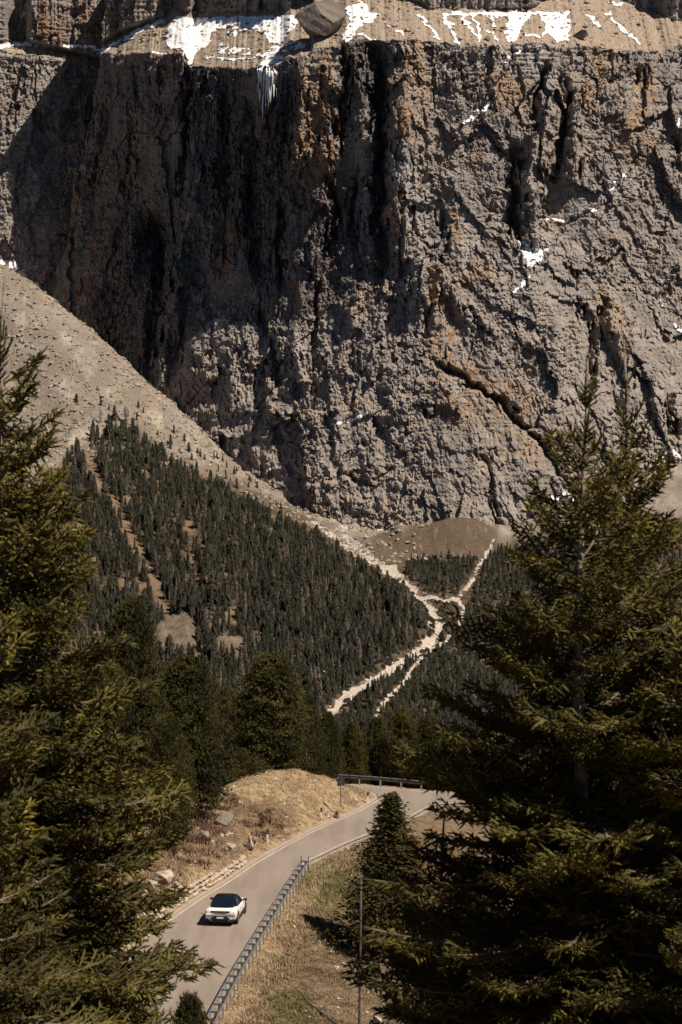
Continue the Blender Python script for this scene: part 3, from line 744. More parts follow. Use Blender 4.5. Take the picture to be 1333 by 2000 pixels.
def near_material():
    t = NT('alpine_ground', 0.95, 0.1)
    n1 = t.noise(0.35, 6, 0.6); n2 = t.noise(2.2, 8, 0.7); n3 = t.noise(9, 5, 0.7)
    dry = t.mix(t.ramp(n2, 0.35, 0.65), (0.18, 0.128, 0.075), (0.36, 0.27, 0.165))
    dry = t.mix(t.math('MULTIPLY', t.ramp(n1, 0.5, 0.62), 0.55), dry, (0.12, 0.075, 0.045))
    green = t.mix(t.ramp(n2, 0.3, 0.7), (0.075, 0.068, 0.026), (0.155, 0.125, 0.062))
    soil = t.mix(t.ramp(n2, 0.3, 0.7), (0.092, 0.066, 0.043), (0.19, 0.14, 0.09))
    heath = t.mix(t.ramp(n2, 0.35, 0.65), (0.075, 0.048, 0.032), (0.19, 0.132, 0.082))
    grit = t.mix(t.ramp(n3, 0.3, 0.7), (0.24, 0.195, 0.15), (0.42, 0.35, 0.275))
    c = t.mix(t.ramp(t.math('ADD', t.attr('meadow'), t.math('SUBTRACT', t.math('MULTIPLY', n1, 0.8), 0.4)), 0.3, 0.7), dry, soil)
    c = t.mix(t.ramp(t.math('ADD', t.attr('green'), t.math('SUBTRACT', t.math('MULTIPLY', n1, 0.8), 0.4)), 0.3, 0.7), c, green)
    c = t.mix(t.math('MULTIPLY', t.attr('heath'), t.ramp(n1, 0.35, 0.55)), c, heath)
    c = t.mix(t.math('MULTIPLY', t.attr('meadow'), t.math('MULTIPLY', t.ramp(n3, 0.60, 0.72), 0.8)), c, (0.50, 0.43, 0.35))
    c = t.mix(t.attr('grit'), c, grit)
    t.bump(n2, 0.8, 0.14)
    return t.col(c)
M_NEAR = near_material()
me = mesh_np('ground', np.stack([NX, NY, NZ], -1).reshape(-1, 3), grid_faces(len(nx_), len(ny_)), [M_NEAR], smooth=True)
dl, pl, dr, do, ins = _parts
gpx, gpy = to_px(NX, NY, NZ)
def gm(cx, cy, rx, ry, s=0.6): return sstep(1 + s, 1 - s, np.hypot((gpx - cx) / rx, (gpy - cy) / ry))
meadow = sstep(0.2, 1.2, np.minimum(dl, do) - dr) * (NY > 90)
strip = sstep(2.6, 1.0, dr + 0.7 * fbm(NX / 2, NY / 2, 3, 341)) * (NY < 166)
meadow_a = np.clip(meadow - strip, 0, 1)
green = np.maximum.reduce([gm(660, 1716, 90, 50), gm(640, 1760, 60, 30) * 0.6, gm(700, 1680, 80, 30), gm(570, 1975, 50, 40) * 0.8, gm(540, 1900, 22, 40) * 0.7]) * meadow
heath = np.maximum.reduce([gm(400, 1640, 90, 60), gm(470, 1590, 60, 34), gm(540, 1600, 40, 26), gm(330, 1700, 60, 40)]) * (1 - meadow)
grit = np.maximum(sstep(0.55, 0.15, np.minimum(np.minimum(dl, dr), do) + 0.15 * fbm(NX, NY, 3, 351)), 0) * (gpy > 1500)
for n_, a_ in (('meadow', meadow_a), ('green', green), ('heath', heath), ('grit', grit)):
    set_attr(me, n_, a_)
tag(obj('ground', me), 'dry alpine meadow and bank on both sides of the road', kind='structure')
# hidden valley side between the road and the far slopes
vx = np.linspace(-480, 480, 60); vy = np.linspace(258, 1124, 60); VX, VY = np.meshgrid(vx, vy)
VZ = np.interp(VY, [258, 420, 900, 1124], [-38, -105, -165, -150]) + 3 * fbm(VX / 60, VY / 60, 3, 361)
tag(obj('valley', mesh_np('valley', np.stack([VX, VY, VZ], -1).reshape(-1, 3), grid_faces(60, 60), [simple('valley_floor', (0.05, 0.042, 0.027), (0.11, 0.08, 0.05), 0.1)], smooth=True)), 'wooded valley side below the bend', kind='structure')

# ---------------------------------------------------------------- road
def road_material():
    t = NT('road_asphalt', 0.85, 0.25)
    n1 = t.noise(0.30, 5, 0.55); n2 = t.noise(3.0, 6, 0.6); n3 = t.noise(14, 4, 0.7)
    tr = t.noise(1.0, 3, 0.5, t.coord((0.9, 0.10, 1), (0, 0, math.radians(12))))
    c = t.mix(t.ramp(n3, 0.25, 0.75), (0.20, 0.168, 0.140), (0.30, 0.252, 0.208))
    c = t.mix(t.math('MULTIPLY', t.ramp(tr, 0.40, 0.66), 0.5), c, (0.165, 0.136, 0.116))
    c = t.mix(t.math('MULTIPLY', t.ramp(n1, 0.45, 0.75), 0.25), c, (0.33, 0.265, 0.21))
    c = t.mix(t.math('MULTIPLY', t.ramp(n2, 0.62, 0.72), 0.3), c, (0.14, 0.115, 0.10))
    vor = t.n('ShaderNodeTexVoronoi', feature='DISTANCE_TO_EDGE'); vor.inputs['Scale'].default_value = 0.22
    t.l(t.coord((1, 1, 0), (0, 0, 0.3)), vor.inputs['Vector'])
    t.bump(n3, 0.35, 0.02)
    return t.col(c)
M_ROAD = road_material()
from mathutils.geometry import tessellate_polygon
def sheet(name, pts2, z, mat):
    v = [Vector((p[0], p[1], z)) for p in pts2]
    tris = tessellate_polygon([v])
    me = mesh_py(name, v, [tuple(t) for t in tris], [mat])
    bm = bmesh.new(); bm.from_mesh(me); bmesh.ops.recalc_face_normals(bm, faces=bm.faces)
    if bm.faces and sum(f.normal.z * f.calc_area() for f in bm.faces) < 0:
        bmesh.ops.reverse_faces(bm, faces=bm.faces)
    bm.to_mesh(me); bm.free()
    return obj(name, me)
tag(sheet('road', OUTLINE, 0.0, M_ROAD), 'worn pale asphalt mountain road curving right', kind='structure')
def offset_chain(C, d):
    T = np.gradient(C, axis=0); T /= np.hypot(T[:, 0], T[:, 1])[:, None] + 1e-9
    return C + d * np.stack([-T[:, 1], T[:, 0]], 1)      # positive = to the left of travel
def line_material():
    t = NT('worn_paint', 0.8, 0.3)
    n = t.noise(5, 6, 0.7); n2 = t.noise(0.6, 3)
    return t.col(t.mix(t.ramp(t.math('ADD', t.math('MULTIPLY', n, 0.6), t.math('MULTIPLY', n2, 0.4)), 0.40, 0.62), (0.50, 0.42, 0.345), (0.34, 0.275, 0.225)))
M_LINE = line_material()
def edge_line(C, d, w, a, b):
    P0, P1 = offset_chain(C, d)[a:b], offset_chain(C, d + w)[a:b]
    n = len(P0)
    v = [(p[0], p[1], 0.004) for p in P0] + [(p[0], p[1], 0.004) for p in P1]
    tag(obj('edge_line', mesh_py('edge_line', v, [(i, i + 1, n + i + 1, n + i) for i in range(n - 1)], [M_LINE])), 'faded white road edge line', kind='structure')
edge_line(CL, -0.34, 0.15, 0, int(np.argmin(np.abs(CL[:, 0] - on_plane(736, 1560).x) + np.abs(CL[:, 1] - on_plane(736, 1560).y))))
edge_line(CR, 0.22, 0.14, 0, len(CR) - 1)
edge_line(CO, -0.40, 0.12, 0, len(CO) - 1)
# thin dark repair seam across the lane
def seam(p0, p1, w=0.035):
    a = on_plane(*p0); b = on_plane(*p1); n = 14; v = []; 
    for i in range(n + 1):
        q = a.lerp(b, i / n) + Vector((0, 0.10 * math.sin(i * 1.3) + 0.06 * math.sin(i * 3.1), 0))
        v += [(q.x, q.y - w, 0.004), (q.x, q.y + w, 0.004)]
    tag(obj('road_seam', mesh_py('road_seam', v, [(2 * i, 2 * i + 2, 2 * i + 3, 2 * i + 1) for i in range(n)], [simple('tar', (0.07, 0.06, 0.055))])), 'thin dark tar seam across the road', kind='structure')
seam((372, 1902), (462, 1886))
# ---------------------------------------------------------------- trees: builders
def foliage_material(name, a, b, var=0.35, scale=1.2):
    t = NT(name, 0.75, 0.25)
    oi = t.n('ShaderNodeObjectInfo')
    n = t.noise(scale, 3)
    c = t.mix(t.ramp(n, 0.3, 0.7), a, b)
    hs = t.n('ShaderNodeHueSaturation')
    mr = t.n('ShaderNodeMapRange'); mr.inputs['To Min'].default_value = 1 - var; mr.inputs['To Max'].default_value = 1 + var
    t.l(oi.outputs['Random'], mr.inputs['Value']); t.l(mr.outputs[0], hs.inputs['Value']); t.l(c, hs.inputs['Color'])
    return t.col(hs.outputs[0])
M_SPRUCE = foliage_material('spruce_needles', (0.022, 0.022, 0.005), (0.118, 0.102, 0.018), 0.35, 1.6)
M_BARK = simple('bark', (0.13, 0.10, 0.08), (0.30, 0.25, 0.21), 6, 0.95, 0.6, 20)
M_TWIG = simple('twig_wood', (0.075, 0.052, 0.036), (0.20, 0.155, 0.12), 2)
M_PINE = foliage_material('pine_needles', (0.022, 0.023, 0.006), (0.092, 0.082, 0.018), 0.25, 0.5)
M_LARCH = foliage_material('larch_needles', (0.10, 0.062, 0.012), (0.24, 0.145, 0.022), 0.2, 1.0)
M_FARC = foliage_material('far_conifer', (0.010, 0.0115, 0.007), (0.036, 0.034, 0.018), 0.4, 0.35)
M_BARE = foliage_material('bare_larch', (0.125, 0.10, 0.082), (0.22, 0.18, 0.15), 0.25, 0.15)
M_FARF = M_FARC

def basis(d):
    d = d / (np.linalg.norm(d) + 1e-9)
    r = np.array([0, 0, 1.0]) if abs(d[2]) < 0.9 else np.array([1.0, 0, 0])
    s = np.cross(d, r); s /= np.linalg.norm(s)
    return d, s, np.cross(s, d)
class TB:
    """triangle soup with two materials (0 wood, 1 needles)"""
    def __init__(self): self.v = []; self.f = []; self.m = []; self.n = 0
    def add(self, v, f, m):
        self.v.append(v); self.f.append(f + self.n); self.m.append(np.full(len(f), m, np.int32)); self.n += len(v)
    def stick(self, p, r, m=0, n=3):
        p = np.asarray(p, float); vs = []
        for i in range(len(p)):
            d, s, u = basis(p[min(i + 1, len(p) - 1)] - p[max(i - 1, 0)])
            an = np.arange(n) * 2 * np.pi / n
            vs.append(p[i] + r[i] * (np.cos(an)[:, None] * s + np.sin(an)[:, None] * u))
        f = []
        for i in range(len(p) - 1):
            for k in range(n):
                k2 = (k + 1) % n
                f += [(i * n + k, i * n + k2, (i + 1) * n + k2), (i * n + k, (i + 1) * n + k2, (i + 1) * n + k)]
        self.add(np.concatenate(vs), np.array(f), m)
    def shoot(self, a, d, L, r, rng, nd=12, m=1):
        """a needle-covered shoot: slim core and bristling needles"""
        d, s, u = basis(d)
        an = np.arange(3) * 2.094 + rng.rand() * 3
        ring = np.cos(an)[:, None] * s + np.sin(an)[:, None] * u
        v = np.concatenate([a + ring * r * 0.6, a + d * L * 0.65 + ring * r * 0.78, [a + d * L]])
        f = np.array([(0, 1, 4), (0, 4, 3), (1, 2, 5), (1, 5, 4), (2, 0, 3), (2, 3, 5), (3, 4, 6), (4, 5, 6), (5, 3, 6)])
        self.add(v, f, m)
        t = (np.arange(nd) + rng.rand(nd) * 0.6) / nd
        an = rng.rand(nd) * 6.283
        out = np.cos(an)[:, None] * s + np.sin(an)[:, None] * u
        b = a + d * (t * L)[:, None]
        nl = r * 1.45
        tip = b + out * nl * 0.80 + d * nl * 0.75
        sd = np.cross(out, d) * (r * 0.22)
        v = np.stack([b - sd, b + sd, tip], 1).reshape(-1, 3)
        self.add(v, np.arange(nd * 3).reshape(-1, 3), m)
    def mesh(self, name, mats):
        return mesh_np(name, np.concatenate(self.v), np.concatenate(self.f), mats, np.concatenate(self.m))

def spruce_branch(L, seed, dense=1.0, mats=None, rough=1.0):
    rng = np.random.RandomState(seed); tb = TB()
    n = 9; s = np.linspace(0, 1, n)
    side = 0.08 * L * rng.randn()
    ax = np.stack([L * s * (1 - 0.04 * s), side * s * s, -0.16 * L * s + 0.20 * L * s ** 2.2], 1)
    tb.stick(ax, (0.004 + 0.0085 * L) * (1 - 0.75 * s) + 0.003, 0, 5)
    def pt(t):
        return np.array([np.interp(t, s, ax[:, k]) for k in range(3)])
    step = 0.047 / dense
    k = 0; d0 = max(0.10, 0.16 * L)
    while d0 < L * 0.985:
        t = d0 / L; p = pt(t); dirax = pt(min(1, t + 0.03)) - pt(max(0, t - 0.03)); dirax /= np.linalg.norm(dirax)
        sgn = 1 if k % 2 else -1
        ln = ((1 - t) ** 0.8 * L * 0.42 + 0.10) * rng.uniform(0.65, 1.15)
        if t < 0.35: ln *= 0.4 + 1.7 * t
        ang = math.radians(rng.uniform(42, 66))
        lat = np.cross(np.array([0, 0, 1.0]), dirax); lat /= np.linalg.norm(lat)
        d = dirax * math.cos(ang) + sgn * lat * math.sin(ang) + np.array([0, 0, rng.uniform(-0.22, 0.30)])
        d /= np.linalg.norm(d)
        m = max(2, int(ln / 0.075 * dense))
        q = [p + d * ln * j / m + np.array([0, 0, -0.45 * ln * (j / m) * (1 - j / m * 1.15)]) * rough for j in range(m + 1)]
        tb.stick(np.array([q[0], q[m // 2], q[-1]]), [0.005, 0.004, 0.002], 0)
        for j in range(1, m + 1):
            dd = q[j] - q[j - 1]
            if j > m * 0.25:
                tb.shoot(q[j - 1], dd, np.linalg.norm(dd) * (1.0 if j < m else 1.7), 0.020, rng, 11)
            for sg in (-1, 1):
                if rng.rand() < 0.30: continue
                sl = (0.09 + 0.13 * rng.rand()) * (1.25 - 0.6 * j / m)
                lt = np.cross(np.array([0, 0, 1.0]), dd); lt /= np.linalg.norm(lt) + 1e-9
                ds = dd / (np.linalg.norm(dd) + 1e-9) * 0.75 + sg * lt * 0.75 + np.array([0, 0, rng.uniform(-0.8, 0.35)])
                tb.shoot(q[j], ds, sl, 0.020, rng, 15)
        d0 += step * rng.uniform(0.7, 1.3); k += 1
    d = ax[-1] - ax[-2]
    tb.shoot(ax[-1] - d * 0.2, d, 0.16 + 0.05 * rng.rand(), 0.018, rng, 16)
    for a in (-0.6, 0.6):
        dd = d / np.linalg.norm(d) + np.array([0, a, 0.1]); tb.shoot(ax[-1] - d * 0.1, dd, 0.12, 0.017, rng, 12)
    return tb.mesh('branch', mats or [M_TWIG, M_SPRUCE])
def leader_branch(L, seed):
    """upswept young branch near the top: bare of side twigs, needles all along"""
    rng = np.random.RandomState(seed); tb = TB()
    s = np.linspace(0, 1, 7)
    ax = np.stack([L * s, 0 * s, 0.30 * L * s ** 2], 1)
    tb.stick(ax, 0.006 * (1 - 0.6 * s) + 0.002, 0)
    for j in range(6):
        d = ax[j + 1] - ax[j]; tb.shoot(ax[j], d, np.linalg.norm(d) * 1.1, 0.019, rng, 16)
        if L > 0.3 and 0 < j < 5:
            for sg in (-1, 1):
                tb.shoot(ax[j], d / np.linalg.norm(d) + np.array([0, 0.85 * sg, 0.2 * rng.randn()]), rng.uniform(0.10, 0.18) * (1.3 - j * 0.12), 0.018, rng, 12)
    return tb.mesh('branch', [M_TWIG, M_SPRUCE])
BR = {L: [spruce_branch(L, 100 + int(L * 100) + k) for k in range(2)] for L in (0.6, 1.0, 1.6, 2.3, 3.0)}
LD = {L: [leader_branch(L, 300 + int(L * 100) + k) for k in range(2)] for L in (0.25, 0.45)}
def pick_branch(L, rnd):
    if L < 0.38: k = 0.25; me = rnd.choice(LD[k])
    elif L < 0.55: k = 0.45; me = rnd.choice(LD[k])
    else:
        k = min(BR, key=lambda a: abs(math.log(a / L))); me = rnd.choice(BR[k])
    return me, max(0.72, min(1.3, L / k))

def spruce(base, height, label, seed, ratio=0.36, zmin=0.0, whorl=0.36, nb=5, lean=(0, 0), group=None, rmax=3.1, cap=285, gap=0.0):
    """a big spruce standing close to the viewer: trunk, every limb a part"""
    rnd = random.Random(seed)
    root = empty('spruce_tree', base)
    tag(root, label, 'tree', group)
    H = height
    def axis(h):
        t = h / H
        return Vector((lean[0] * t * t + 0.05 * math.sin(h * 0.9 + seed), lean[1] * t * t + 0.05 * math.cos(h * 0.7), h))
    mb = MB(); hs = [H * k / 22 for k in range(23)]
    mb.tube([axis(h) for h in hs], [0.012 + 0.0135 * max(0.0, H - h) for h in hs], 9)
    mb.build('trunk', M_BARK, root, True)
    # leader shoot with needles
    tb = TB(); rng = np.random.RandomState(seed)
    a = np.array(axis(H - 0.75)); b = np.array(axis(H)); d = (b - a)
    for j in range(7): tb.shoot(a + d * j / 7, d, 0.14, 0.021, rng, 18)
    obj('leader', tb.mesh('leader', [M_TWIG, M_SPRUCE]), root)
    h = H - 0.72; cnt = 0
    az0 = rnd.random() * 6.28
    while h > zmin and cnt < cap:
        below = H - h
        R = min(rmax, ratio * below ** 0.96 + 0.10)
        n = nb if below > 2.2 else 4
        az0 += rnd.uniform(0.4, 1.2)
        for k in range(n):
            if rnd.random() < gap and below > 0.9: continue
            az = az0 + 6.283 * k / n + rnd.uniform(-0.3, 0.3)
            L = R * rnd.uniform(0.72, 1.18)
            up = np.interp(below, [0.5, 1.5, 3, 6, 10], [58, 40, 20, 2, -12]) + rnd.uniform(-9, 9)
            me, sc = pick_branch(L, rnd)
            p = axis(h + rnd.uniform(-0.14, 0.14))
            o = bpy.data.objects.new('branch', me); COL.objects.link(o); o.parent = root
            o.location = p; o.scale = (sc, sc * rnd.uniform(0.9, 1.1), sc)
            o.rotation_euler = (rnd.uniform(-0.35, 0.35), -math.radians(up), az)
            cnt += 1
            if cnt >= cap: break
        if below > 1.2 and cnt < cap:                       # short inner limb close to the trunk
            me, sc = pick_branch(min(0.9, R * 0.45), rnd)
            o = bpy.data.objects.new('branch', me); COL.objects.link(o); o.parent = root
            o.location = axis(h - 0.1); o.scale = (sc, sc, sc); o.rotation_euler = (rnd.uniform(-1, 1), -0.2, rnd.random() * 6.28); cnt += 1
        h -= whorl * rnd.uniform(0.75, 1.2) * (1.2 if below < 2.0 else 1.0)
    return root

# ---- stone pines: rounded dense crowns of upturned needle tufts
def tufts(tb, c, d, n, r, L, rng, m=1):
    """n needle fans around points c (n,3), along d (n,3)"""
    k = 6
    for _ in range(1):
        d = d / np.linalg.norm(d, axis=1)[:, None]
        ref = rng.randn(n, 3); s = np.cross(d, ref); s /= np.linalg.norm(s, axis=1)[:, None]; u = np.cross(s, d)
    vs = []
    for j in range(k):
        an = 6.283 * j / k + rng.rand(n) * 0.8
        sp = rng.uniform(0.45, 1.1, n)
        o = np.cos(an)[:, None] * s + np.sin(an)[:, None] * u
        tip = c + (d * (1.0 - 0.35 * sp[:, None]) + o * sp[:, None] * 0.75) * (L * rng.uniform(0.7, 1.2, n))[:, None]
        w = np.cross(o, d) * (r * rng.uniform(0.6, 1.2, n))[:, None]
        base = c + o * L * 0.05
        vs.append(np.stack([base - w, base + w, tip], 1))
    v = np.concatenate(vs).reshape(-1, 3)
    tb.add(v, np.arange(len(v)).reshape(-1, 3), m)
def pine_crown(seed, H=10.0, W=2.6, shape='cembra', limbs=110, leaf=None, tuft=0.26, per=34, taper=1.0):
    rng = np.random.RandomState(seed); tb = TB()
    tr = TB()
    tr.stick(np.array([[0.04 * math.sin(h), 0.04 * math.cos(h * 1.3), h] for h in np.linspace(0, H * 0.97, 12)]), np.linspace(0.022 * H, 0.03, 12), 0, 8)
    for i in range(limbs):
        t = (i + rng.rand()) / limbs; t = t ** 0.9
        h = H * (0.06 + 0.92 * t)
        if shape == 'cembra':
            R = W * (np.interp(t, [0, 0.12, 0.35, 0.6, 0.8, 0.93, 1.0], [0.72, 0.95, 1.0, 0.86, 0.60, 0.34, 0.10])) * rng.uniform(0.80, 1.12)
        else:
            R = W * ((1 - t) ** taper * 0.98 + 0.015) * rng.uniform(0.75, 1.15)
        az = i * 2.39996 + rng.rand() * 0.5
        lift = np.interp(t, [0, 0.5, 1], [0.05, 0.35, 0.9]) if shape == 'cembra' else np.interp(t, [0, 0.6, 1], [-0.25, 0.0, 0.7])
        d = np.array([math.cos(az), math.sin(az), lift])
        p0 = np.array([0, 0, h - 0.25 * R * lift])
        end = p0 + d * R
        tr.stick(np.array([p0, p0 + d * R * 0.5, end]), [0.012 + 0.012 * R, 0.02, 0.008], 0)
        n = int(per * (0.35 + 0.65 * R / W))
        s = 1 - 0.62 * rng.rand(n) ** 1.6
        spread = 0.12 * R + 0.12
        c = p0 + d * (R * s)[:, None] + rng.randn(n, 3) * np.array([spread, spread, spread * 0.42]) * np.sqrt(s)[:, None]
        dd = np.array([math.cos(az) * 0.55, math.sin(az) * 0.55, 0.75]) + 0.5 * rng.randn(n, 3)
        tufts(tb, c, dd, n, 0.032, tuft, rng)
    crown = mesh_np('crown', np.concatenate(tb.v), np.concatenate(tb.f), [leaf or M_PINE])
    trunk = mesh_np('trunk', np.concatenate(tr.v), np.concatenate(tr.f), [M_BARK])
    return trunk, crown, H, W
CEM = [pine_crown(500 + k, 10, 2.5 + 0.25 * k, 'cembra', 150, None, 0.24, 110) for k in range(3)]
SMALLP = [pine_crown(520 + k, 1.6, 0.55, 'cembra', 26, None, 0.16, 14) for k in range(2)]
MIDSP = [pine_crown(530 + k, 10, 2.0, 'spruce', 240, foliage_material('dark_spruce%d' % k, (0.040, 0.038, 0.010), (0.085, 0.070, 0.018), 0.15, 0.8), 0.16, 60, 1.0) for k in range(1)]
MIDLA = [pine_crown(540, 10, 1.9, 'spruce', 170, M_LARCH, 0.15, 26, 0.8)]
def place(kind, name, x, y, top_z, width, label, cat='tree', group=None, seed=0, base=None):
    rnd = random.Random(seed * 7 + int(abs(x) * 13 + y))
    zb = float(near_z(np.array([x]), np.array([y]))[0]) - 0.1 if base is None else base
    h = max(0.6, top_z - zb)
    trunk, crown, H, W = kind[seed % len(kind)]
    o = empty(name, (x, y, zb), rnd.random() * 6.28)
    sx = width / 2 / W
    o.scale = (sx, sx, h / H)
    tag(o, label, cat, group)
    obj('trunk', trunk, o); obj('crown', crown, o)
    return o
def place_px(kind, name, px, D, top_py, wpx, label, **k):
    p = at(px, top_py, D)
    return place(kind, name, p.x, D, p.z, wpx * D / FPX, label, **k)
# ---------------------------------------------------------------- far forest on the slopes
def far_conifer(seed, H=14.0, W=2.2, layers=9, spikes=7, power=0.8, mat=None):
    rng = np.random.RandomState(seed); v = []; f = []
    for i in range(layers):
        t = i / layers
        z0 = H * (0.05 + 0.92 * t); R = W * ((1 - t) ** power) * rng.uniform(0.8, 1.15) + 0.30
        top = z0 + H / layers * rng.uniform(1.5, 2.1)
        b = len(v); v.append((rng.randn() * 0.12, rng.randn() * 0.12, min(top, H)))
        off = rng.rand() * 6.28
        m = spikes * 2
        for k in range(m):
            an = off + 6.283 * k / m
            r = R * (rng.uniform(0.85, 1.25) if k % 2 == 0 else rng.uniform(0.4, 0.65))
            v.append((r * math.cos(an), r * math.sin(an), z0 - (0.35 * R if k % 2 == 0 else -0.2 * R) + rng.randn() * 0.15))
        for k in range(m):
            f.append((b, b + 1 + k, b + 1 + (k + 1) % m))
    return np.array(v), np.array(f)
FCV = [far_conifer(600 + k, 14, 2.0 + 0.3 * (k % 4), 9 + k % 3, 7, [0.65, 0.5, 0.8, 0.42][k % 4]) for k in range(8)]
def bare_larch(seed, H=14.0, W=2.1):
    rng = np.random.RandomState(seed); tb = TB()
    tb.stick(np.array([[0, 0, 0], [0.1, 0, H * 0.5], [0, 0.1, H]]), [0.28, 0.18, 0.03], 0, 5)
    for i in range(150):
        t = rng.rand() ** 1.1; z = H * (0.1 + 0.88 * t); R = W * (1 - t) ** 0.7 * rng.uniform(0.5, 1.1) + 0.15
        an = rng.rand() * 6.28; d = np.array([math.cos(an), math.sin(an), 0.15 + 0.2 * rng.randn()])
        tb.stick(np.array([[0, 0, z], np.array([0, 0, z]) + d * R]), [0.17, 0.09], 0, 3)
    return np.concatenate(tb.v), np.concatenate(tb.f)
BLV = [bare_larch(650 + k) for k in range(3)]
LEFTF = [(100, 1000), (128, 900), (150, 870), (172, 870), (196, 822), (236, 815), (266, 836), (332, 905), (430, 955), (520, 1012), (610, 1056), (690, 1106), (750, 1146), (800, 1182), (836, 1216), (808, 1252), (702, 1324), (640, 1366), (600, 1440), (-200, 1440), (-200, 1000)]
RIGHTF = [(640, 1440), (700, 1362), (790, 1302), (862, 1252), (882, 1226), (915, 1176), (952, 1098), (968, 1076), (1040, 1066), (1200, 1060), (1450, 1050), (1600, 1440)]
MIDF = [(792, 1120), (800, 1092), (850, 1086), (930, 1086), (938, 1096), (918, 1126), (892, 1160), (846, 1156), (822, 1144)]
rng = np.random.RandomState(77)
sp = 4.2
xs = np.arange(-330, 330, sp); ys = np.arange(1150, 1900, sp)
TX, TY = np.meshgrid(xs, ys)
TX = TX + rng.uniform(-0.5, 0.5, TX.shape) * sp * 0.95; TY = TY + rng.uniform(-0.5, 0.5, TY.shape) * sp * 0.95
TX = TX.ravel(); TY = TY.ravel(); TZ = far_z(TX, TY)
tpx, tpy = to_px(TX, TY, TZ)
ok_l = in_poly(tpx, tpy, LEFTF); ok_r = in_poly(tpx, tpy, RIGHTF); ok_m = in_poly(tpx, tpy, MIDF)
ds, _ = poly_dist(tpx, tpy, STREAM); ds2, _ = poly_dist(tpx, tpy, STREAM2); dp, _ = poly_dist(tpx, tpy, PATH); dc, _ = poly_dist(tpx, tpy, CLEAR)
dens = fbm(TX / 30, TY / 30, 4, 231)
keep = (ok_l | ok_r | ok_m) & (ds > 11) & (ds2 > 7) & (dp > 5)
keep &= ~((dc < 11) & (rng.rand(len(TX)) < 0.93))
clump = fbm(TX / 16, TY / 22, 3, 251)
keep &= ~((clump > 0.22) & ok_l & (rng.rand(len(TX)) < 0.45))
keep &= ~((dens > 0.42) & ok_l & (tpx < 640) & (rng.rand(len(TX)) < 0.85))
keep &= ~((tpy < 850) & (rng.rand(len(TX)) < 0.35))
rk = np.minimum(np.hypot((tpx - 345) / 42, (tpy - 1245) / 48), np.hypot((tpx - 445) / 40, (tpy - 1262) / 22))
keep &= rk > 0.95
# stragglers climbing the scree
strag = in_poly(tpx, tpy, [(140, 780), (240, 760), (300, 820), (440, 900), (560, 990), (600, 1020), (540, 1000), (420, 930), (300, 860)]) & (rng.rand(len(TX)) < 0.10)
keep |= strag & ~ok_l
idx = np.nonzero(keep)[0]
hh = np.where(ok_l[idx], 4.0 + 13.5 * rng.beta(1.5, 2.2, len(idx)), 3.5 + 7 * rng.beta(1.6, 2.6, len(idx)))
hh = np.where(ok_m[idx], rng.uniform(3, 7, len(idx)), hh)
hh = np.where(strag[idx] & ~ok_l[idx], rng.uniform(4, 9, len(idx)), hh)
hh *= np.interp(tpy[idx], [780, 900, 1100], [0.8, 0.95, 1.0])
bare = rng.rand(len(idx)) < np.where(ok_l[idx], 0.18, 0.12)
hpx = hh * FPX / TY[idx]
seen = (tpx[idx] > 150) & (tpx[idx] < 900) & (tpy[idx] > 770) & (tpy[idx] < 1345)
order = np.argsort(-np.where(seen, hpx, 0))
indiv = set(order[:300].tolist())
farm = [mesh_np('far_conifer', v, f, [M_FARC]) for v, f in FCV]
barem = [mesh_np('bare_larch', v, f, [M_BARE]) for v, f in BLV]
sv = []; sf = []; sm = []; nv = 0
for q in range(len(idx)):
    i = idx[q]; p = (float(TX[i]), float(TY[i]), float(TZ[i]) - 0.5); h = float(hh[q]); s = h / 14.0
    wdt = s * rng.uniform(0.75, 1.5); rz = rng.rand() * 6.28
    if q in indiv:
        if bare[q]:
            o = obj('bare_larch', barem[q % 3], None, p, (0, 0, rz), (wdt, wdt, s))
            tag(o, 'bare grey-brown larch standing in the dark forest left of the torrent bed', 'tree', 'bare larches in the far forest')
        else:
            o = obj('forest_conifer', farm[q % 8], None, p, (0, 0, rz), (wdt, wdt, s))
            tag(o, 'slim dark conifer in the far forest beside the pale torrent bed', 'tree', 'dark conifers in the far forest')
        continue
    v, f = BLV[q % 3] if bare[q] else FCV[q % 8]
    c, s_ = math.cos(rz), math.sin(rz)
    w = np.stack([(v[:, 0] * c - v[:, 1] * s_) * wdt + p[0], (v[:, 0] * s_ + v[:, 1] * c) * wdt + p[1], v[:, 2] * s + p[2]], 1)
    sv.append(w); sf.append(f + nv); sm.append(np.full(len(f), 1 if bare[q] else 0)); nv += len(v)
me = mesh_np('far_forest', np.concatenate(sv), np.concatenate(sf), [M_FARC, M_BARE], np.concatenate(sm))
tag(obj('far_forest', me), 'dense dark conifer forest covering the slopes beyond the road', 'forest', kind='stuff')
print('FOREST', len(idx), nv)
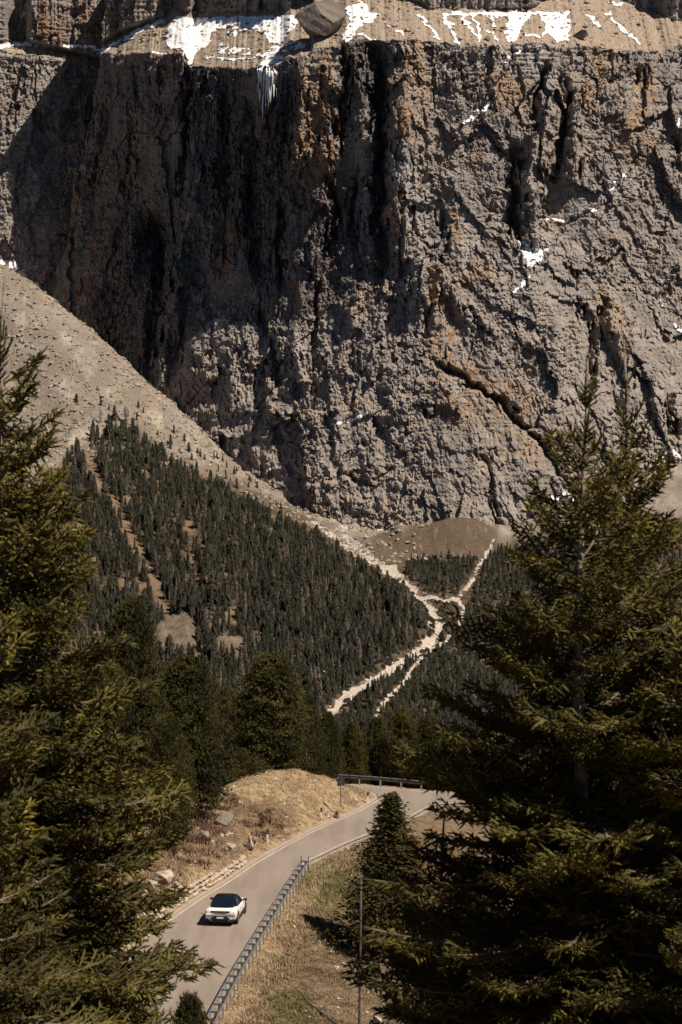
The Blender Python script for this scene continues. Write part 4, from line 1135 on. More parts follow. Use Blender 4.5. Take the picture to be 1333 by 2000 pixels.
# dwarf pine scrub that fills the ground between the trees beside the torrent
scr_v = []; scr_f = []; nv = 0
xs = np.arange(-60, 330, 3.2); ys = np.arange(1180, 1720, 3.2)
SX, SY = np.meshgrid(xs, ys); SX = (SX + rng.uniform(-1.5, 1.5, SX.shape)).ravel(); SY = (SY + rng.uniform(-1.5, 1.5, SY.shape)).ravel(); SZ = far_z(SX, SY)
spx, spy = to_px(SX, SY, SZ)
a1, _ = poly_dist(spx, spy, STREAM); a2, _ = poly_dist(spx, spy, STREAM2); a3, _ = poly_dist(spx, spy, PATH)
jit = 3 * fbm(SX / 9, SY / 9, 3, 401)
sk = (in_poly(spx, spy, RIGHTF) | in_poly(spx, spy, MIDF) | (in_poly(spx, spy, LEFTF) & (spx > 520)) | ((a1 < 60) & (spy > 1130) & (spx < 880))) & (a1 + jit > 10) & (a2 + jit > 6) & (a3 + jit > 5) & (rng.rand(len(SX)) < 0.75) & (spx < 1060)
for x, y, z in zip(SX[sk], SY[sk], SZ[sk]):
    n = 7; an = np.arange(n) * 6.283 / n + rng.rand() * 3; R = rng.uniform(1.2, 2.6); h = rng.uniform(0.9, 2.4)
    r = R * rng.uniform(0.6, 1.2, n)
    v = np.concatenate([[[x + rng.randn() * 0.3, y, z + h]], np.stack([x + r * np.cos(an) * 0.55, y + r * np.sin(an) * 0.55, z + h * rng.uniform(0.55, 1.0, n)], 1), np.stack([x + r * np.cos(an), y + r * np.sin(an), np.full(n, z - 0.5)], 1)])
    f = [(0, 1 + k, 1 + (k + 1) % n) for k in range(n)] + [(1 + k, 1 + n + k, 1 + n + (k + 1) % n) for k in range(n)] + [(1 + k, 1 + n + (k + 1) % n, 1 + (k + 1) % n) for k in range(n)]
    scr_v.append(v); scr_f.append(np.array(f) + nv); nv += len(v)
tag(obj('dwarf_pine_scrub', mesh_np('dwarf_pine_scrub', np.concatenate(scr_v), np.concatenate(scr_f), [M_FARC])), 'low dark dwarf pine scrub beside the torrent bed', 'scrub', kind='stuff')
# blocks strewn over the torrent bed and the scree
def rock_soup(name, X, Y, Z, S, mat, label, cat, seed=1):
    rg = np.random.RandomState(seed)
    bv = np.array([(1, 0, 0), (-1, 0, 0), (0, 1, 0), (0, -1, 0), (0, 0, 1), (0, 0, -1.0)]); bf = np.array([(0, 2, 4), (2, 1, 4), (1, 3, 4), (3, 0, 4), (2, 0, 5), (1, 2, 5), (3, 1, 5), (0, 3, 5)])
    n = len(X)
    v = bv[None] * rg.uniform(0.6, 1.25, (n, 6, 1)) * np.asarray(S)[:, None, None] + rg.randn(n, 6, 3) * 0.22 * np.asarray(S)[:, None, None]
    v = v * np.array([1, 1, 0.75]) + np.stack([X, Y, Z], -1)[:, None, :]
    f = bf[None] + (np.arange(n) * 6)[:, None, None]
    return tag(obj(name, mesh_np(name, v.reshape(-1, 3), f.reshape(-1, 3), [mat])), label, cat, kind='stuff')
M_PALE = simple('pale_limestone', (0.33, 0.28, 0.235), (0.55, 0.48, 0.41), 0.5, 0.9)
M_TALUS = simple('talus_blocks', (0.16, 0.13, 0.105), (0.36, 0.30, 0.24), 0.3, 0.9)
bx = rng.uniform(-40, 120, 60000); by = rng.uniform(1230, 1740, 60000); bz = far_z(bx, by); q1, q2 = to_px(bx, by, bz)
b1, _ = poly_dist(q1, q2, STREAM); b2, _ = poly_dist(q1, q2, STREAM2)
kk = ((b1 < np.interp(q2, [1040, 1120, 1240, 1400], [7, 8, 10, 15]) * rng.rand(60000) ** 0.5) | (b2 < 3.5 * rng.rand(60000) ** 0.5))
rock_soup('torrent_rubble', bx[kk], by[kk], bz[kk], rng.uniform(0.2, 0.9, kk.sum()) * (0.6 + 0.6 * rng.rand(kk.sum()) ** 3), M_PALE, 'pale limestone rubble filling the torrent bed', 'rubble')
bx = rng.uniform(-330, 60, 40000); by = rng.uniform(1560, 1960, 40000); bz = far_z(bx, by); q1, q2 = to_px(bx, by, bz)
kk = (line_y(q1, TAL) - q2 > -15)
rock_soup('scree_blocks', bx[kk], by[kk], bz[kk], 0.3 + 2.2 * rng.rand(kk.sum()) ** 6, M_TALUS, 'loose blocks scattered over the scree slope', 'rubble', 3)
# ---------------------------------------------------------------- pines around the bend
pines = [
    (530, 193, 1276, 135, 'broad dense stone pine standing alone behind the grassy knoll', 0),
    (365, 176, 1284, 150, 'tall stone pine in front of the rocky outcrop, left of the broad lone pine', 1),
    (330, 163, 1398, 92, 'shorter stone pine nearest the road above the dry stone wall', 2),
    (258, 184, 1172, 130, 'tallest round-topped stone pine beside the left foreground spruce', 3),
    (208, 178, 1290, 130, 'stone pine half hidden behind the left foreground spruce', 1),
    (285, 172, 1330, 110, 'stone pine between the round-topped pine and the road bank', 0),
    (444, 206, 1345, 84, 'stone pine in the gap left of the broad lone pine', 2),
    (408, 196, 1380, 80, 'slim stone pine just right of the tall pine on the bank', 3),
    (475, 190, 1462, 46, 'young stone pine at the foot of the broad lone pine', 1),
    (598, 211, 1360, 80, 'stone pine right behind the broad lone pine', 2),
    (640, 216, 1392, 66, 'stone pine below the end of the torrent bed', 0),
    (690, 219, 1412, 60, 'slim stone pine behind the left end of the far guardrail', 3),
    (736, 222, 1404, 70, 'stone pine just below the pale forest track', 1),
    (785, 219, 1386, 84, 'leafy stone pine behind the middle of the far guardrail', 2),
    (838, 216, 1398, 70, 'stone pine behind the right end of the far guardrail', 0),
    (888, 213, 1420, 80, 'stone pine showing between the guardrail end and the right spruce', 3),
    (955, 211, 1405, 90, 'dark stone pine glimpsed between the branches of the right foreground spruce', 1),
    (1040, 214, 1390, 96, 'dark stone pine glimpsed between the branches of the right foreground spruce', 2),
    (1130, 210, 1400, 96, 'dark stone pine glimpsed between the branches of the right foreground spruce', 0),
    (1225, 212, 1385, 100, 'dark stone pine glimpsed between the branches of the right foreground spruce', 3),
    (1320, 210, 1400, 100, 'rightmost stone pine behind the foreground spruces', 1),
    (120, 180, 1330, 130, 'leftmost stone pine behind the left foreground spruce', 2),
    (30, 176, 1360, 130, 'stone pine at the left edge behind the foreground spruce', 0),
    (560, 222, 1405, 70, 'stone pine lower down behind the knoll', 3),
    (665, 232, 1430, 70, 'dark stone pine filling the gap behind the road sign', 2),
    (760, 236, 1440, 80, 'dark stone pine far down behind the far guardrail', 0),
    (860, 232, 1440, 80, 'dark stone pine low behind the right part of the bend', 1)]
for px, D, ty, w, lab, s in pines:
    place_px(CEM, 'stone_pine', px, D, ty, w, lab, seed=s, group='stone pines around the bend')
saps = [(500, 181, 1524, 26, 'small pine sapling on the knoll near the broad pine'), (512, 183, 1520, 18, 'tiny pine sapling right beside the small knoll sapling'), (576, 186, 1500, 14, 'pine sapling on the crest of the knoll'), (456, 178, 1528, 30, 'bushy pine sapling at the edge of the bank trees'), (512, 175, 1572, 12, 'single pine sapling above the boulder field'), (658, 190, 1532, 9, 'tiny sapling next to the road sign pole'), (418, 176, 1552, 30, 'pine sapling above the upper grey boulder')]
for k, (px, D, ty, w, lab) in enumerate(saps):
    g = on_plane(px, ty + 20, 1.8)
    x, y = g.x, g.y
    zb = float(near_z(np.array([x]), np.array([y]))[0])
    h = w * 1.5 * y / FPX
    place(SMALLP, 'pine_sapling', x, y, zb + h, w * y / FPX, lab, seed=k, group='saplings on the knoll')
# spruce and larch right of the road
place_px(MIDSP, 'small_spruce', 764, 150, 1546, 225, 'dark slender spruce standing alone in the meadow right of the road', seed=0)
place_px(MIDLA, 'small_larch', 806, 150, 1632, 130, 'golden-needled larch beside the slender meadow spruce', seed=0)
place_px(MIDSP, 'small_spruce', 915, 146, 1660, 200, 'dark spruce behind the lower right foreground branches', seed=0)
place_px(MIDSP, 'small_spruce', 1080, 140, 1600, 260, 'dark spruce deep behind the right foreground spruce', seed=0)
place_px(MIDSP, 'small_spruce', 1270, 140, 1560, 260, 'dark spruce at the right edge behind the foreground spruce', seed=0)
place_px(CEM, 'pine_sapling', 372, 100, 1948, 120, 'young pine tip poking up at the lower left beside the road', seed=1)

# ---------------------------------------------------------------- foreground spruces
def fg(px, D, top_py, label, seed, **k):
    p = at(px, top_py, D)
    zb = float(near_z(np.array([p.x]), np.array([p.y]))[0])
    return spruce((p.x, p.y, zb), p.z - zb, label, seed, zmin=max(0.5, (p.z - zb) - 10.6), **k)
fg(8, 30, 556, 'big olive-green spruce filling the left foreground', 11, ratio=0.31, whorl=0.31, nb=8, rmax=2.45)
fg(140, 34, 1240, 'shorter dark spruce inside the lower right side of the left foreground spruce', 17, ratio=0.30, whorl=0.31, nb=8, rmax=1.75)
fg(-150, 27, 820, 'second spruce mostly cut off by the left edge', 12, ratio=0.34, whorl=0.32, nb=8, rmax=2.6)
fg(1140, 30, 700, 'tall spruce with bare upright leader in the right foreground', 13, ratio=0.42, whorl=0.34, nb=7, rmax=2.6, gap=0.15)
fg(1222, 32.5, 664, 'spruce just behind the right foreground spruce, its leader reaching highest', 14, ratio=0.33, whorl=0.34, nb=7, rmax=2.5, gap=0.18)
fg(868, 33, 1600, 'lower young spruce below the left side of the right foreground spruce', 16, ratio=0.35, whorl=0.33, nb=7, rmax=2.2, gap=0.1)
fg(1410, 29, 960, 'spruce cut off by the right edge', 15, ratio=0.36, whorl=0.31, nb=8, rmax=2.5)

# ---------------------------------------------------------------- dry stone wall
M_STONE = simple('wall_stone', (0.30, 0.235, 0.175), (0.50, 0.42, 0.33), 2.5, 0.92, 0.6, 8)
def rock_mesh(seed, sub=2, rough=0.25, squash=(1, 1, 0.8), mat=None, pts=None):
    """angular block: hull of scattered corner points, edges broken by noise"""
    rg = random.Random(seed); bm = bmesh.new()
    if pts is None:
        pts = []
        for k in range(12 + (4 if sub < 3 else 0)):
            d = Vector((rg.gauss(0, 1), rg.gauss(0, 1), rg.gauss(0, 1))).normalized()
            m = max(abs(d.x), abs(d.y), abs(d.z)); d = d * (0.55 + 0.45 / m) * rg.uniform(0.72, 1.0)
            pts.append((d.x * 0.92, d.y * 0.92, d.z * 0.92))
    for p in pts: bm.verts.new(p)
    r = bmesh.ops.convex_hull(bm, input=bm.verts)
    bmesh.ops.delete(bm, geom=list({g for g in r['geom_interior'] + r['geom_unused'] if isinstance(g, bmesh.types.BMVert)}), context='VERTS')
    if sub >= 3:
        bmesh.ops.subdivide_edges(bm, edges=bm.edges, cuts=3 if sub == 3 else 6, use_grid_fill=True)
        bmesh.ops.triangulate(bm, faces=bm.faces)
        for v in bm.verts:
            n = v.co.normalized(); q = v.co * 2.3
            v.co += n * rough * 0.35 * (math.sin(q.x * 2.1 + seed) * math.sin(q.y * 2.7 + 1) + 0.6 * math.sin(q.z * 5.1 + q.x * 3.3) + rg.gauss(0, 0.35)) * 0.5
    for v in bm.verts:
        v.co.x *= squash[0]; v.co.y *= squash[1]; v.co.z *= squash[2]
    me = bpy.data.meshes.new('rock'); bm.to_mesh(me); bm.free()
    me.materials.append(mat or M_STONE)
    return me
STN = [rock_mesh(700 + k, 1, 0.3, (1, 0.8, 0.7)) for k in range(8)]
rw = random.Random(5)
w0 = CL[wall_i0]
wall = empty('stone_wall', (float(w0[0]), float(w0[1]), 0))
tag(wall, 'low dry stone retaining wall of pale blocks along the left road edge', 'wall')
T = offset_chain(CL, 0.42)
seg = np.hypot(*np.diff(T, axis=0).T); acc = np.concatenate([[0], np.cumsum(seg)])
s0, s1 = acc[wall_i0], acc[wall_i1]
cnt = 0; zrow = 0
rows = [(0.0, 0.34, 0.52), (0.30, 0.30, 0.46), (0.58, 0.28, 0.42), (0.82, 0.24, 0.38), (1.04, 0.22, 0.36)]
for z0, hh_, ln_ in rows:
    s = s0 + rw.random() * 0.3
    while s < s1 and cnt < 298:
        ln = ln_ * rw.uniform(0.7, 1.35); i = float(np.interp(s, acc, np.arange(len(acc))))
        if z0 < wall_h(i) - 0.12:
            k = int(i); fr = i - k; p = T[k] * (1 - fr) + T[min(k + 1, len(T) - 1)] * fr
            dirv = T[min(k + 1, len(T) - 1)] - T[k]; az = math.atan2(dirv[1], dirv[0])
            nrm = Vector((-dirv[1], dirv[0], 0)).normalized()
            q = Vector((p[0], p[1], z0 + hh_ * 0.42)) + nrm * (0.10 + z0 * 0.22 + rw.uniform(-0.06, 0.06)) - Vector(wall.location)
            o = bpy.data.objects.new('stone', rw.choice(STN)); COL.objects.link(o); o.parent = wall
            o.location = q; o.rotation_euler = (rw.uniform(-0.25, 0.25), rw.uniform(-0.2, 0.2), az + rw.uniform(-0.25, 0.25))
            o.scale = (ln * 0.74, 0.42, hh_ * rw.uniform(0.85, 1.1)); cnt += 1
        s += ln * 0.98
# ---------------------------------------------------------------- boulders on the bank
M_BOULD = simple('boulder_rock', (0.155, 0.13, 0.11), (0.36, 0.31, 0.255), 1.2, 0.92, 0.8, 5)
M_BOULD2 = simple('pale_boulder_rock', (0.24, 0.20, 0.16), (0.46, 0.39, 0.31), 1.6, 0.92, 0.8, 5)
def bank_rock(px, py, wpx, hpx, label, seed, mat=M_BOULD, zg=1.8, group='boulders on the road bank', rz=0.0, name='boulder'):
    p = on_plane(px, py, zg)
    for _ in range(6):
        zz = float(near_z(np.array([p.x]), np.array([p.y]))[0]); p = on_plane(px, py, zz)
    w = wpx * p.y / FPX / 2 * 1.1; h = hpx * p.y / FPX / 2 * 1.15
    me = rock_mesh(seed, 3, 0.22, (1, 0.85, 1.0), mat)
    o = obj(name, me, None, (p.x, p.y, zz + h * 0.45), (0, 0.1, rz), (w, w, h))
    return tag(o, label, 'rock', group)
bank_rock(440, 1610, 44, 38, 'largest grey boulder at the top of the bank below the pines', 801)
bank_rock(398, 1643, 26, 34, 'upright split boulder left of the largest grey boulder', 802)
bank_rock(452, 1664, 24, 26, 'mossy pale rock low on the bank above the stone wall', 803, M_BOULD2)
bank_rock(492, 1654, 28, 34, 'pale double rock right beside the road edge', 804, M_BOULD2)
bank_rock(415, 1673, 16, 10, 'flat small grey stone in the heather', 805)
bank_rock(318, 1722, 52, 34, 'broken pale outcrop above the stone wall', 806, M_BOULD2, 1.5)
bank_rock(296, 1742, 40, 34, 'pale outcrop at the left end of the stone wall', 807, M_BOULD2, 1.5)
bank_rock(350, 1735, 26, 20, 'loose block lying on top of the stone wall', 808, M_BOULD2, 1.5)
bank_rock(250, 1690, 36, 40, 'pale rock showing between the left spruce branches', 809, M_BOULD2, 2.5)
for k, (px, py, w, h, lab) in enumerate([(627, 1688, 12, 9, 'pale stone nearest the end of the guardrail in the grass'), (636, 1679, 9, 8, 'pale stone just above the one nearest the guardrail'), (666, 1663, 10, 9, 'dark-sided stone on the grass by the road edge'), (678, 1660, 11, 8, 'rounded stone right of the dark-sided one'), (698, 1652, 10, 7, 'small stone farthest along the right road edge'), (574, 1812, 14, 11, 'whitish stone in the meadow left of the tree shadow'), (738, 1996, 32, 20, 'large pale rock at the bottom under the spruce branches'), (672, 1884, 10, 8, 'pointed pale stone below the tree shadow'), (604, 1988, 12, 6, 'flat pale stone at the bottom of the meadow')]):
    bank_rock(px, py, w, h, lab, 820 + k, M_BOULD2, -0.5, 'loose stones in the meadow', name='stone_block')

# ---------------------------------------------------------------- grass, heath, pebbles
def tuft_field(name, label, X, Y, Hh, mat, seed, spread=0.10, blades=4, w=0.028):
    rg = np.random.RandomState(seed); n = len(X); Z = near_z(X, Y)
    vs = []
    for b in range(blades):
        an = rg.rand(n) * 6.283; h = Hh * rg.uniform(0.5, 1.2, n); ln = rg.uniform(0.2, 1.0, n) * h
        ox = rg.randn(n) * spread; oy = rg.randn(n) * spread
        bx_ = X + ox; by_ = Y + oy
        sx = -np.sin(an) * w; sy = np.cos(an) * w
        tip = np.stack([bx_ + np.cos(an) * ln * 0.7, by_ + np.sin(an) * ln * 0.7, Z + h], 1)
        vs.append(np.stack([np.stack([bx_ - sx, by_ - sy, Z - 0.03], 1), np.stack([bx_ + sx, by_ + sy, Z - 0.03], 1), tip], 1))
    v = np.concatenate(vs).reshape(-1, 3)
    return tag(obj(name, mesh_np(name, v, np.arange(len(v)).reshape(-1, 3), [mat])), label, 'grass', kind='stuff')
rg = np.random.RandomState(9)
def field(n, x0, x1, y0, y1):
    X = rg.uniform(x0, x1, n); Y = rg.uniform(y0, y1, n); pr = near_parts(X, Y); return X, Y, pr
M_DRY = simple('dry_grass', (0.23, 0.17, 0.10), (0.42, 0.325, 0.205), 0.8)
M_DRY2 = simple('dry_grass_brown', (0.11, 0.082, 0.045), (0.22, 0.162, 0.09), 0.6)
M_GRN = simple('green_grass', (0.08, 0.075, 0.025), (0.16, 0.135, 0.06), 0.7)
M_HEATH = simple('heather', (0.075, 0.04, 0.028), (0.17, 0.10, 0.06), 0.9)
X, Y, (dl, pl, dr, do, ins) = field(42000, -24, 4, 138, 200)
nz = fbm(X / 3, Y / 3, 3, 501)
k = (~ins) & (dl > 0.7) & (dl < np.minimum(dr, do)) & (dl < 14) & (nz > -0.35)
tuft_field('bank_grass', 'dry straw-coloured grass on the knoll and the road bank', X[k], Y[k], 0.13, M_DRY, 1)
X, Y, (dl, pl, dr, do, ins) = field(9000, -20, -2, 140, 186)
nz = fbm(X / 2.2, Y / 2.2, 3, 511)
k = (~ins) & (dl > 1.3) & (dl < dr) & (dl < 7) & (nz > 0.12) & (X < -4.5) & (Y < 182)
tuft_field('heather', 'low red-brown heather patches on the road bank', X[k], Y[k], 0.30, M_HEATH, 2, 0.22, 7, 0.05)
X, Y, (dl, pl, dr, do, ins) = field(30000, -9, 6, 118, 176)
k = (~ins) & (dr > 0.75) & (dr < dl) & (dr < 2.4 + 0.9 * fbm(X / 2, Y / 2, 3, 341))
tuft_field('verge_grass', 'tall straw-coloured grass just below the guardrail', X[k], Y[k], 0.20, M_DRY, 3, 0.10, 4, 0.028)
X, Y, (dl, pl, dr, do, ins) = field(60000, -6, 12, 118, 180)
nz = fbm(X / 2.6, Y / 2.6, 3, 521)
k = (~ins) & (dr > 1.8) & (dr < dl) & (nz > -0.55)
q1, q2 = to_px(X, Y, near_z(X, Y)); gr = (np.hypot((q1 - 660) / 95, (q2 - 1716) / 55) < 1) | (np.hypot((q1 - 570) / 55, (q2 - 1975) / 45) < 1)
tuft_field('meadow_grass', 'short brown grass of the sloping meadow', X[k & ~gr], Y[k & ~gr], 0.11, M_DRY2, 4, 0.12, 3, 0.03)
tuft_field('green_meadow_grass', 'short green turf of the upper meadow by the road', X[k & gr], Y[k & gr], 0.12, M_GRN, 5, 0.12, 4, 0.03)
X, Y, (dl, pl, dr, do, ins) = field(5000, -5, 10, 120, 170)
k = (~ins) & (dr > 2.2) & (dr < dl) & (fbm(X / 3, Y / 3, 3, 531) + 0.06 * (dr - 5) > 0.15)
rock_soup('meadow_pebbles', X[k], Y[k], near_z(X[k], Y[k]) + 0.01, 0.02 + 0.10 * rg.rand(k.sum()) ** 4, M_PALE, 'pale pebbles scattered over the meadow', 'pebbles', 6)
X, Y, (dl, pl, dr, do, ins) = field(9000, -24, 6, 138, 200)
k = (~ins) & (dl > 0.35) & (dl < np.minimum(dr, do)) & (dl < 9) & (fbm(X / 2.5, Y / 2.5, 3, 541) > 0.15)
rock_soup('bank_rubble', X[k], Y[k], near_z(X[k], Y[k]) + 0.02, 0.03 + 0.22 * rg.rand(k.sum()) ** 5, M_BOULD2, 'small stones lying on the road bank', 'pebbles', 7)

# ---------------------------------------------------------------- guardrails
M_STEEL = simple('galvanised_steel', (0.26, 0.265, 0.27), (0.36, 0.36, 0.36), 3, 0.45, 0.0, None, 0.5, 0.55)
M_STEELD = simple('dull_steel', (0.10, 0.10, 0.105), (0.17, 0.17, 0.175), 3, 0.6, 0.0, None, 0.4, 0.4)
M_RED = simple('red_reflector', (0.45, 0.03, 0.03), None, rough=0.35, spec=0.6)
M_WHITE = simple('white_plastic', (0.74, 0.73, 0.70), (0.62, 0.60, 0.56), 6, 0.5)
M_BLACK = simple('black_plastic', (0.02, 0.02, 0.022), None, rough=0.5)
def resample(C, step):
    sg = np.hypot(*np.diff(C, axis=0).T); ac = np.concatenate([[0], np.cumsum(sg)])
    s = np.arange(0, ac[-1], step)
    return np.stack([np.interp(s, ac, C[:, 0]), np.interp(s, ac, C[:, 1])], 1)
def cut_px(C, lo, hi):
    px, py = to_px(C[:, 0], C[:, 1], 0 * C[:, 0]); m = (py >= lo) & (py <= hi)
    return C[m]
WBEAM = [(0.0, 0.0), (0.0, 0.05), (0.075, 0.09), (0.075, 0.13), (0.0, 0.17), (0.0, 0.21), (0.075, 0.25), (0.075, 0.29), (0.0, 0.33)]
WB = WBEAM + [(a - 0.012, b) for a, b in WBEAM[::-1]]
near_path = cut_px(CR[:int(len(CR) * 0.75)], 1690, 2120)
front = resample(offset_chain(near_path, -0.16), 1.5)
gl = empty('guardrail', (float(front[0][0]), float(front[0][1]), 0))
tag(gl, 'double galvanised guardrail with spacer arms along the right road edge', 'guardrail')
org = Vector(gl.location)
def V3(p, z): return Vector((float(p[0]), float(p[1]), z)) - org
back = offset_chain(front, -0.50)
mb = MB(); mb.sweep([V3(p, 0.44) for p in front], [(-a, b) for a, b in WB]); mb.build('front_rail', M_STEEL, gl)
bz_ = [0.70 + 0.05 * math.sin(i * 1.9) * (i % 3 == 0) for i in range(len(back))]
mb = MB(); mb.sweep([V3(p, z) for p, z in zip(back, bz_)], [(-0.03, -0.06), (0.03, -0.06), (0.03, 0.06), (-0.03, 0.06)]); mb.build('back_rail', M_STEEL, gl)
for i, (a, b) in enumerate(zip(front, back)):
    zg = float(near_z(np.array([b[0]]), np.array([b[1]]))[0]) - 0.15
    mid = (a * 0.35 + b * 0.65)
    mb = MB(); d = (b - a); az = math.atan2(d[1], d[0]); R = Matrix.Rotation(az, 3, 'Z')
    mb.box(V3(b * 0.97 + a * 0.03, (0.64 + zg) / 2), (0.09, 0.06, 0.64 - zg), R); mb.build('post', M_STEEL, gl)
    mb = MB(); mb.box(V3((a + b) / 2, 0.735), (0.50, 0.045, 0.10), R); mb.box(V3(mid, 0.60), (0.22, 0.035, 0.20), R); mb.build('spacer_arm', M_STEELD, gl)
    if i in (4, 8, 13, 19, 24):
        mb = MB(); mb.box(V3(a * 1.02 - b * 0.02, 0.83), (0.03, 0.07, 0.11), R); mb.build('reflector', M_RED, gl)
ft, fb = front[-1], back[-1]
for p in (ft, fb):
    mb = MB(); mb.box(V3(p, 0.55), (0.07, 0.07, 1.1)); mb.build('end_post', M_STEELD, gl)
px_, py_ = to_px(CO[:, 0], CO[:, 1], 0 * CO[:, 0])
far_path = resample(CO[(px_ > 655) & (px_ < 1100)], 1.9)
g2 = empty('guardrail', (float(far_path[0][0]), float(far_path[0][1]), 0)); org = Vector(g2.location)
tag(g2, 'single guardrail on pale posts curving round the outside of the far bend', 'guardrail')
fo = offset_chain(far_path, 0.18)
mb = MB(); mb.sweep([V3(p, 0.46) for p in fo], [(a, b) for a, b in WB[::-1]]); mb.build('rail', M_STEELD, g2)
for p in offset_chain(far_path, 0.08):
    mb = MB(); mb.box(V3(p, 0.22), (0.12, 0.07, 0.62)); mb.build('post', M_STEEL, g2)
p = fo[int(len(fo) * 0.42)]; mb = MB(); mb.box(V3(p, 0.84), (0.08, 0.04, 0.10)); mb.build('reflector', M_RED, g2)

# ---------------------------------------------------------------- delineator posts, sign, pole
def delineator(px, py, label):
    p = on_plane(px, py, 0.25); zz = float(near_z(np.array([p.x]), np.array([p.y]))[0]); p = on_plane(px, py, zz)
    r = empty('delineator_post', (p.x, p.y, zz - 0.05)); tag(r, label, 'post', 'white delineator posts on the left verge')
    pr = lambda s: [(-.06 * s, -.05 * s), (.06 * s, -.05 * s), (.05 * s, .05 * s), (-.05 * s, .05 * s)]
    def prism(z0, z1, s, top=0.0):
        mb = MB(); q = pr(s); v = [(a, b, z0) for a, b in q] + [(a, b, z1 + (top if b > 0 else 0)) for a, b in q]
        mb.add(v, [(3, 2, 1, 0), (4, 5, 6, 7), (0, 1, 5, 4), (1, 2, 6, 5), (2, 3, 7, 6), (3, 0, 4, 7)]); return mb
    prism(0, 0.68, 1.25).build('shaft', M_WHITE, r); prism(0.68, 0.96, 1.28, 0.06).build('black_band', M_BLACK, r)
    mb = MB(); mb.box((0, -0.072, 0.82), (0.06, 0.012, 0.10)); mb.build('reflector', simple('amber_reflector', (0.30, 0.10, 0.03), None, rough=0.4), r)
delineator(523, 1646, 'white delineator post with black cap nearest the car')
delineator(628, 1602, 'middle white delineator post on the left verge, below the road sign')
delineator(719, 1570, 'farthest white delineator post at the inside of the bend')
p = on_plane(666, 1573, 0.6)
for _ in range(6):
    zz = float(near_z(np.array([p.x]), np.array([p.y]))[0]); p = on_plane(666, 1573, zz)
sg = empty('road_sign', (p.x, p.y, zz - 0.1)); tag(sg, 'road sign on a grey pole seen from its dark back', 'sign')
mb = MB(); mb.tube([(0, 0, 0), (0, 0, 2.35)], 0.035, 8); mb.build('pole', M_STEELD, sg)
M_SIGNB = simple('sign_back', (0.035, 0.037, 0.042), (0.05, 0.052, 0.055), 5, 0.6)
def plate(pts, y0, th):
    mb = MB(); n = len(pts); v = [(a, y0, b) for a, b in pts] + [(a, y0 + th, b) for a, b in pts]
    mb.add(v, [tuple(range(n)), tuple(range(2 * n - 1, n - 1, -1))] + [(i, (i + 1) % n + 0, (i + 1) % n + n, i + n) for i in range(n)]); return mb
plate([(-0.30, 1.93), (0.30, 1.93), (0.32, 1.98), (0.03, 2.46), (-0.03, 2.46), (-0.32, 1.98)], 0.04, 0.02).build('warning_plate', M_SIGNB, sg)
plate([(-0.27, 1.62), (0.27, 1.62), (0.27, 1.90), (-0.27, 1.90)], 0.04, 0.02).build('lower_plate', M_SIGNB, sg)
mb = MB(); mb.box((0, 0.03, 2.08), (0.12, 0.05, 0.04)); mb.box((0, 0.03, 1.76), (0.12, 0.05, 0.04)); mb.build('clamp', M_STEELD, sg)
# weathered wooden pole in the meadow
pt_, pb_ = at(706, 1712, 118), at(700, 2010, 118)
zz = float(near_z(np.array([pb_.x]), np.array([118.0]))[0])
po = empty('wooden_pole', (pb_.x, 118, zz - 0.3)); tag(po, 'thin weathered wooden pole in front of the meadow spruce', 'pole')
hpo = pt_.z - zz + 0.3
mb = MB(); mb.tube([((pt_.x - pb_.x) * t, 0.03 * math.sin(5 * t), hpo * t) for t in (0, .25, .5, .75, 1)], [.07, .066, .063, .06, .056], 9)
mb.build('shaft', simple('weathered_wood', (0.045, 0.038, 0.032), (0.10, 0.085, 0.075), 4, 0.9), po, True)
mb = MB(); mb.tube([((pt_.x - pb_.x), 0, hpo + 0.002), ((pt_.x - pb_.x), 0, hpo + 0.05)], 0.062, 9); mb.build('cap', M_STEEL, po)
# fallen dark branch on the meadow
pts = [(560, 1912), (574, 1930), (590, 1944), (604, 1962), (622, 1974), (640, 1990), (660, 2004)]
q = []
for a, b in pts:
    p = on_plane(a, b, -3)
    for _ in range(6):
        z_ = float(near_z(np.array([p.x]), np.array([p.y]))[0]); p = on_plane(a, b, z_)
    q.append(p + Vector((0, 0, 0.06)))
br = empty('fallen_branch', tuple(q[3])); tag(br, 'long dark fallen branch lying across the lower meadow', 'branch')
M_DEAD = simple('dead_wood', (0.035, 0.028, 0.022), (0.07, 0.055, 0.042), 4)
mb = MB(); mb.tube([p - q[3] for p in q], [.05, .055, .06, .06, .065, .065, .07], 6); mb.build('stem', M_DEAD, br)
for i, s in ((1, 1), (3, -1), (4, 1)):
    a = q[i] - q[3]; mb = MB(); mb.tube([a, a + Vector((0.5 * s, 0.5, 0.12)), a + Vector((1.0 * s, 0.9, 0.05))], [.03, .02, .01], 5); mb.build('side_twig', M_DEAD, br)

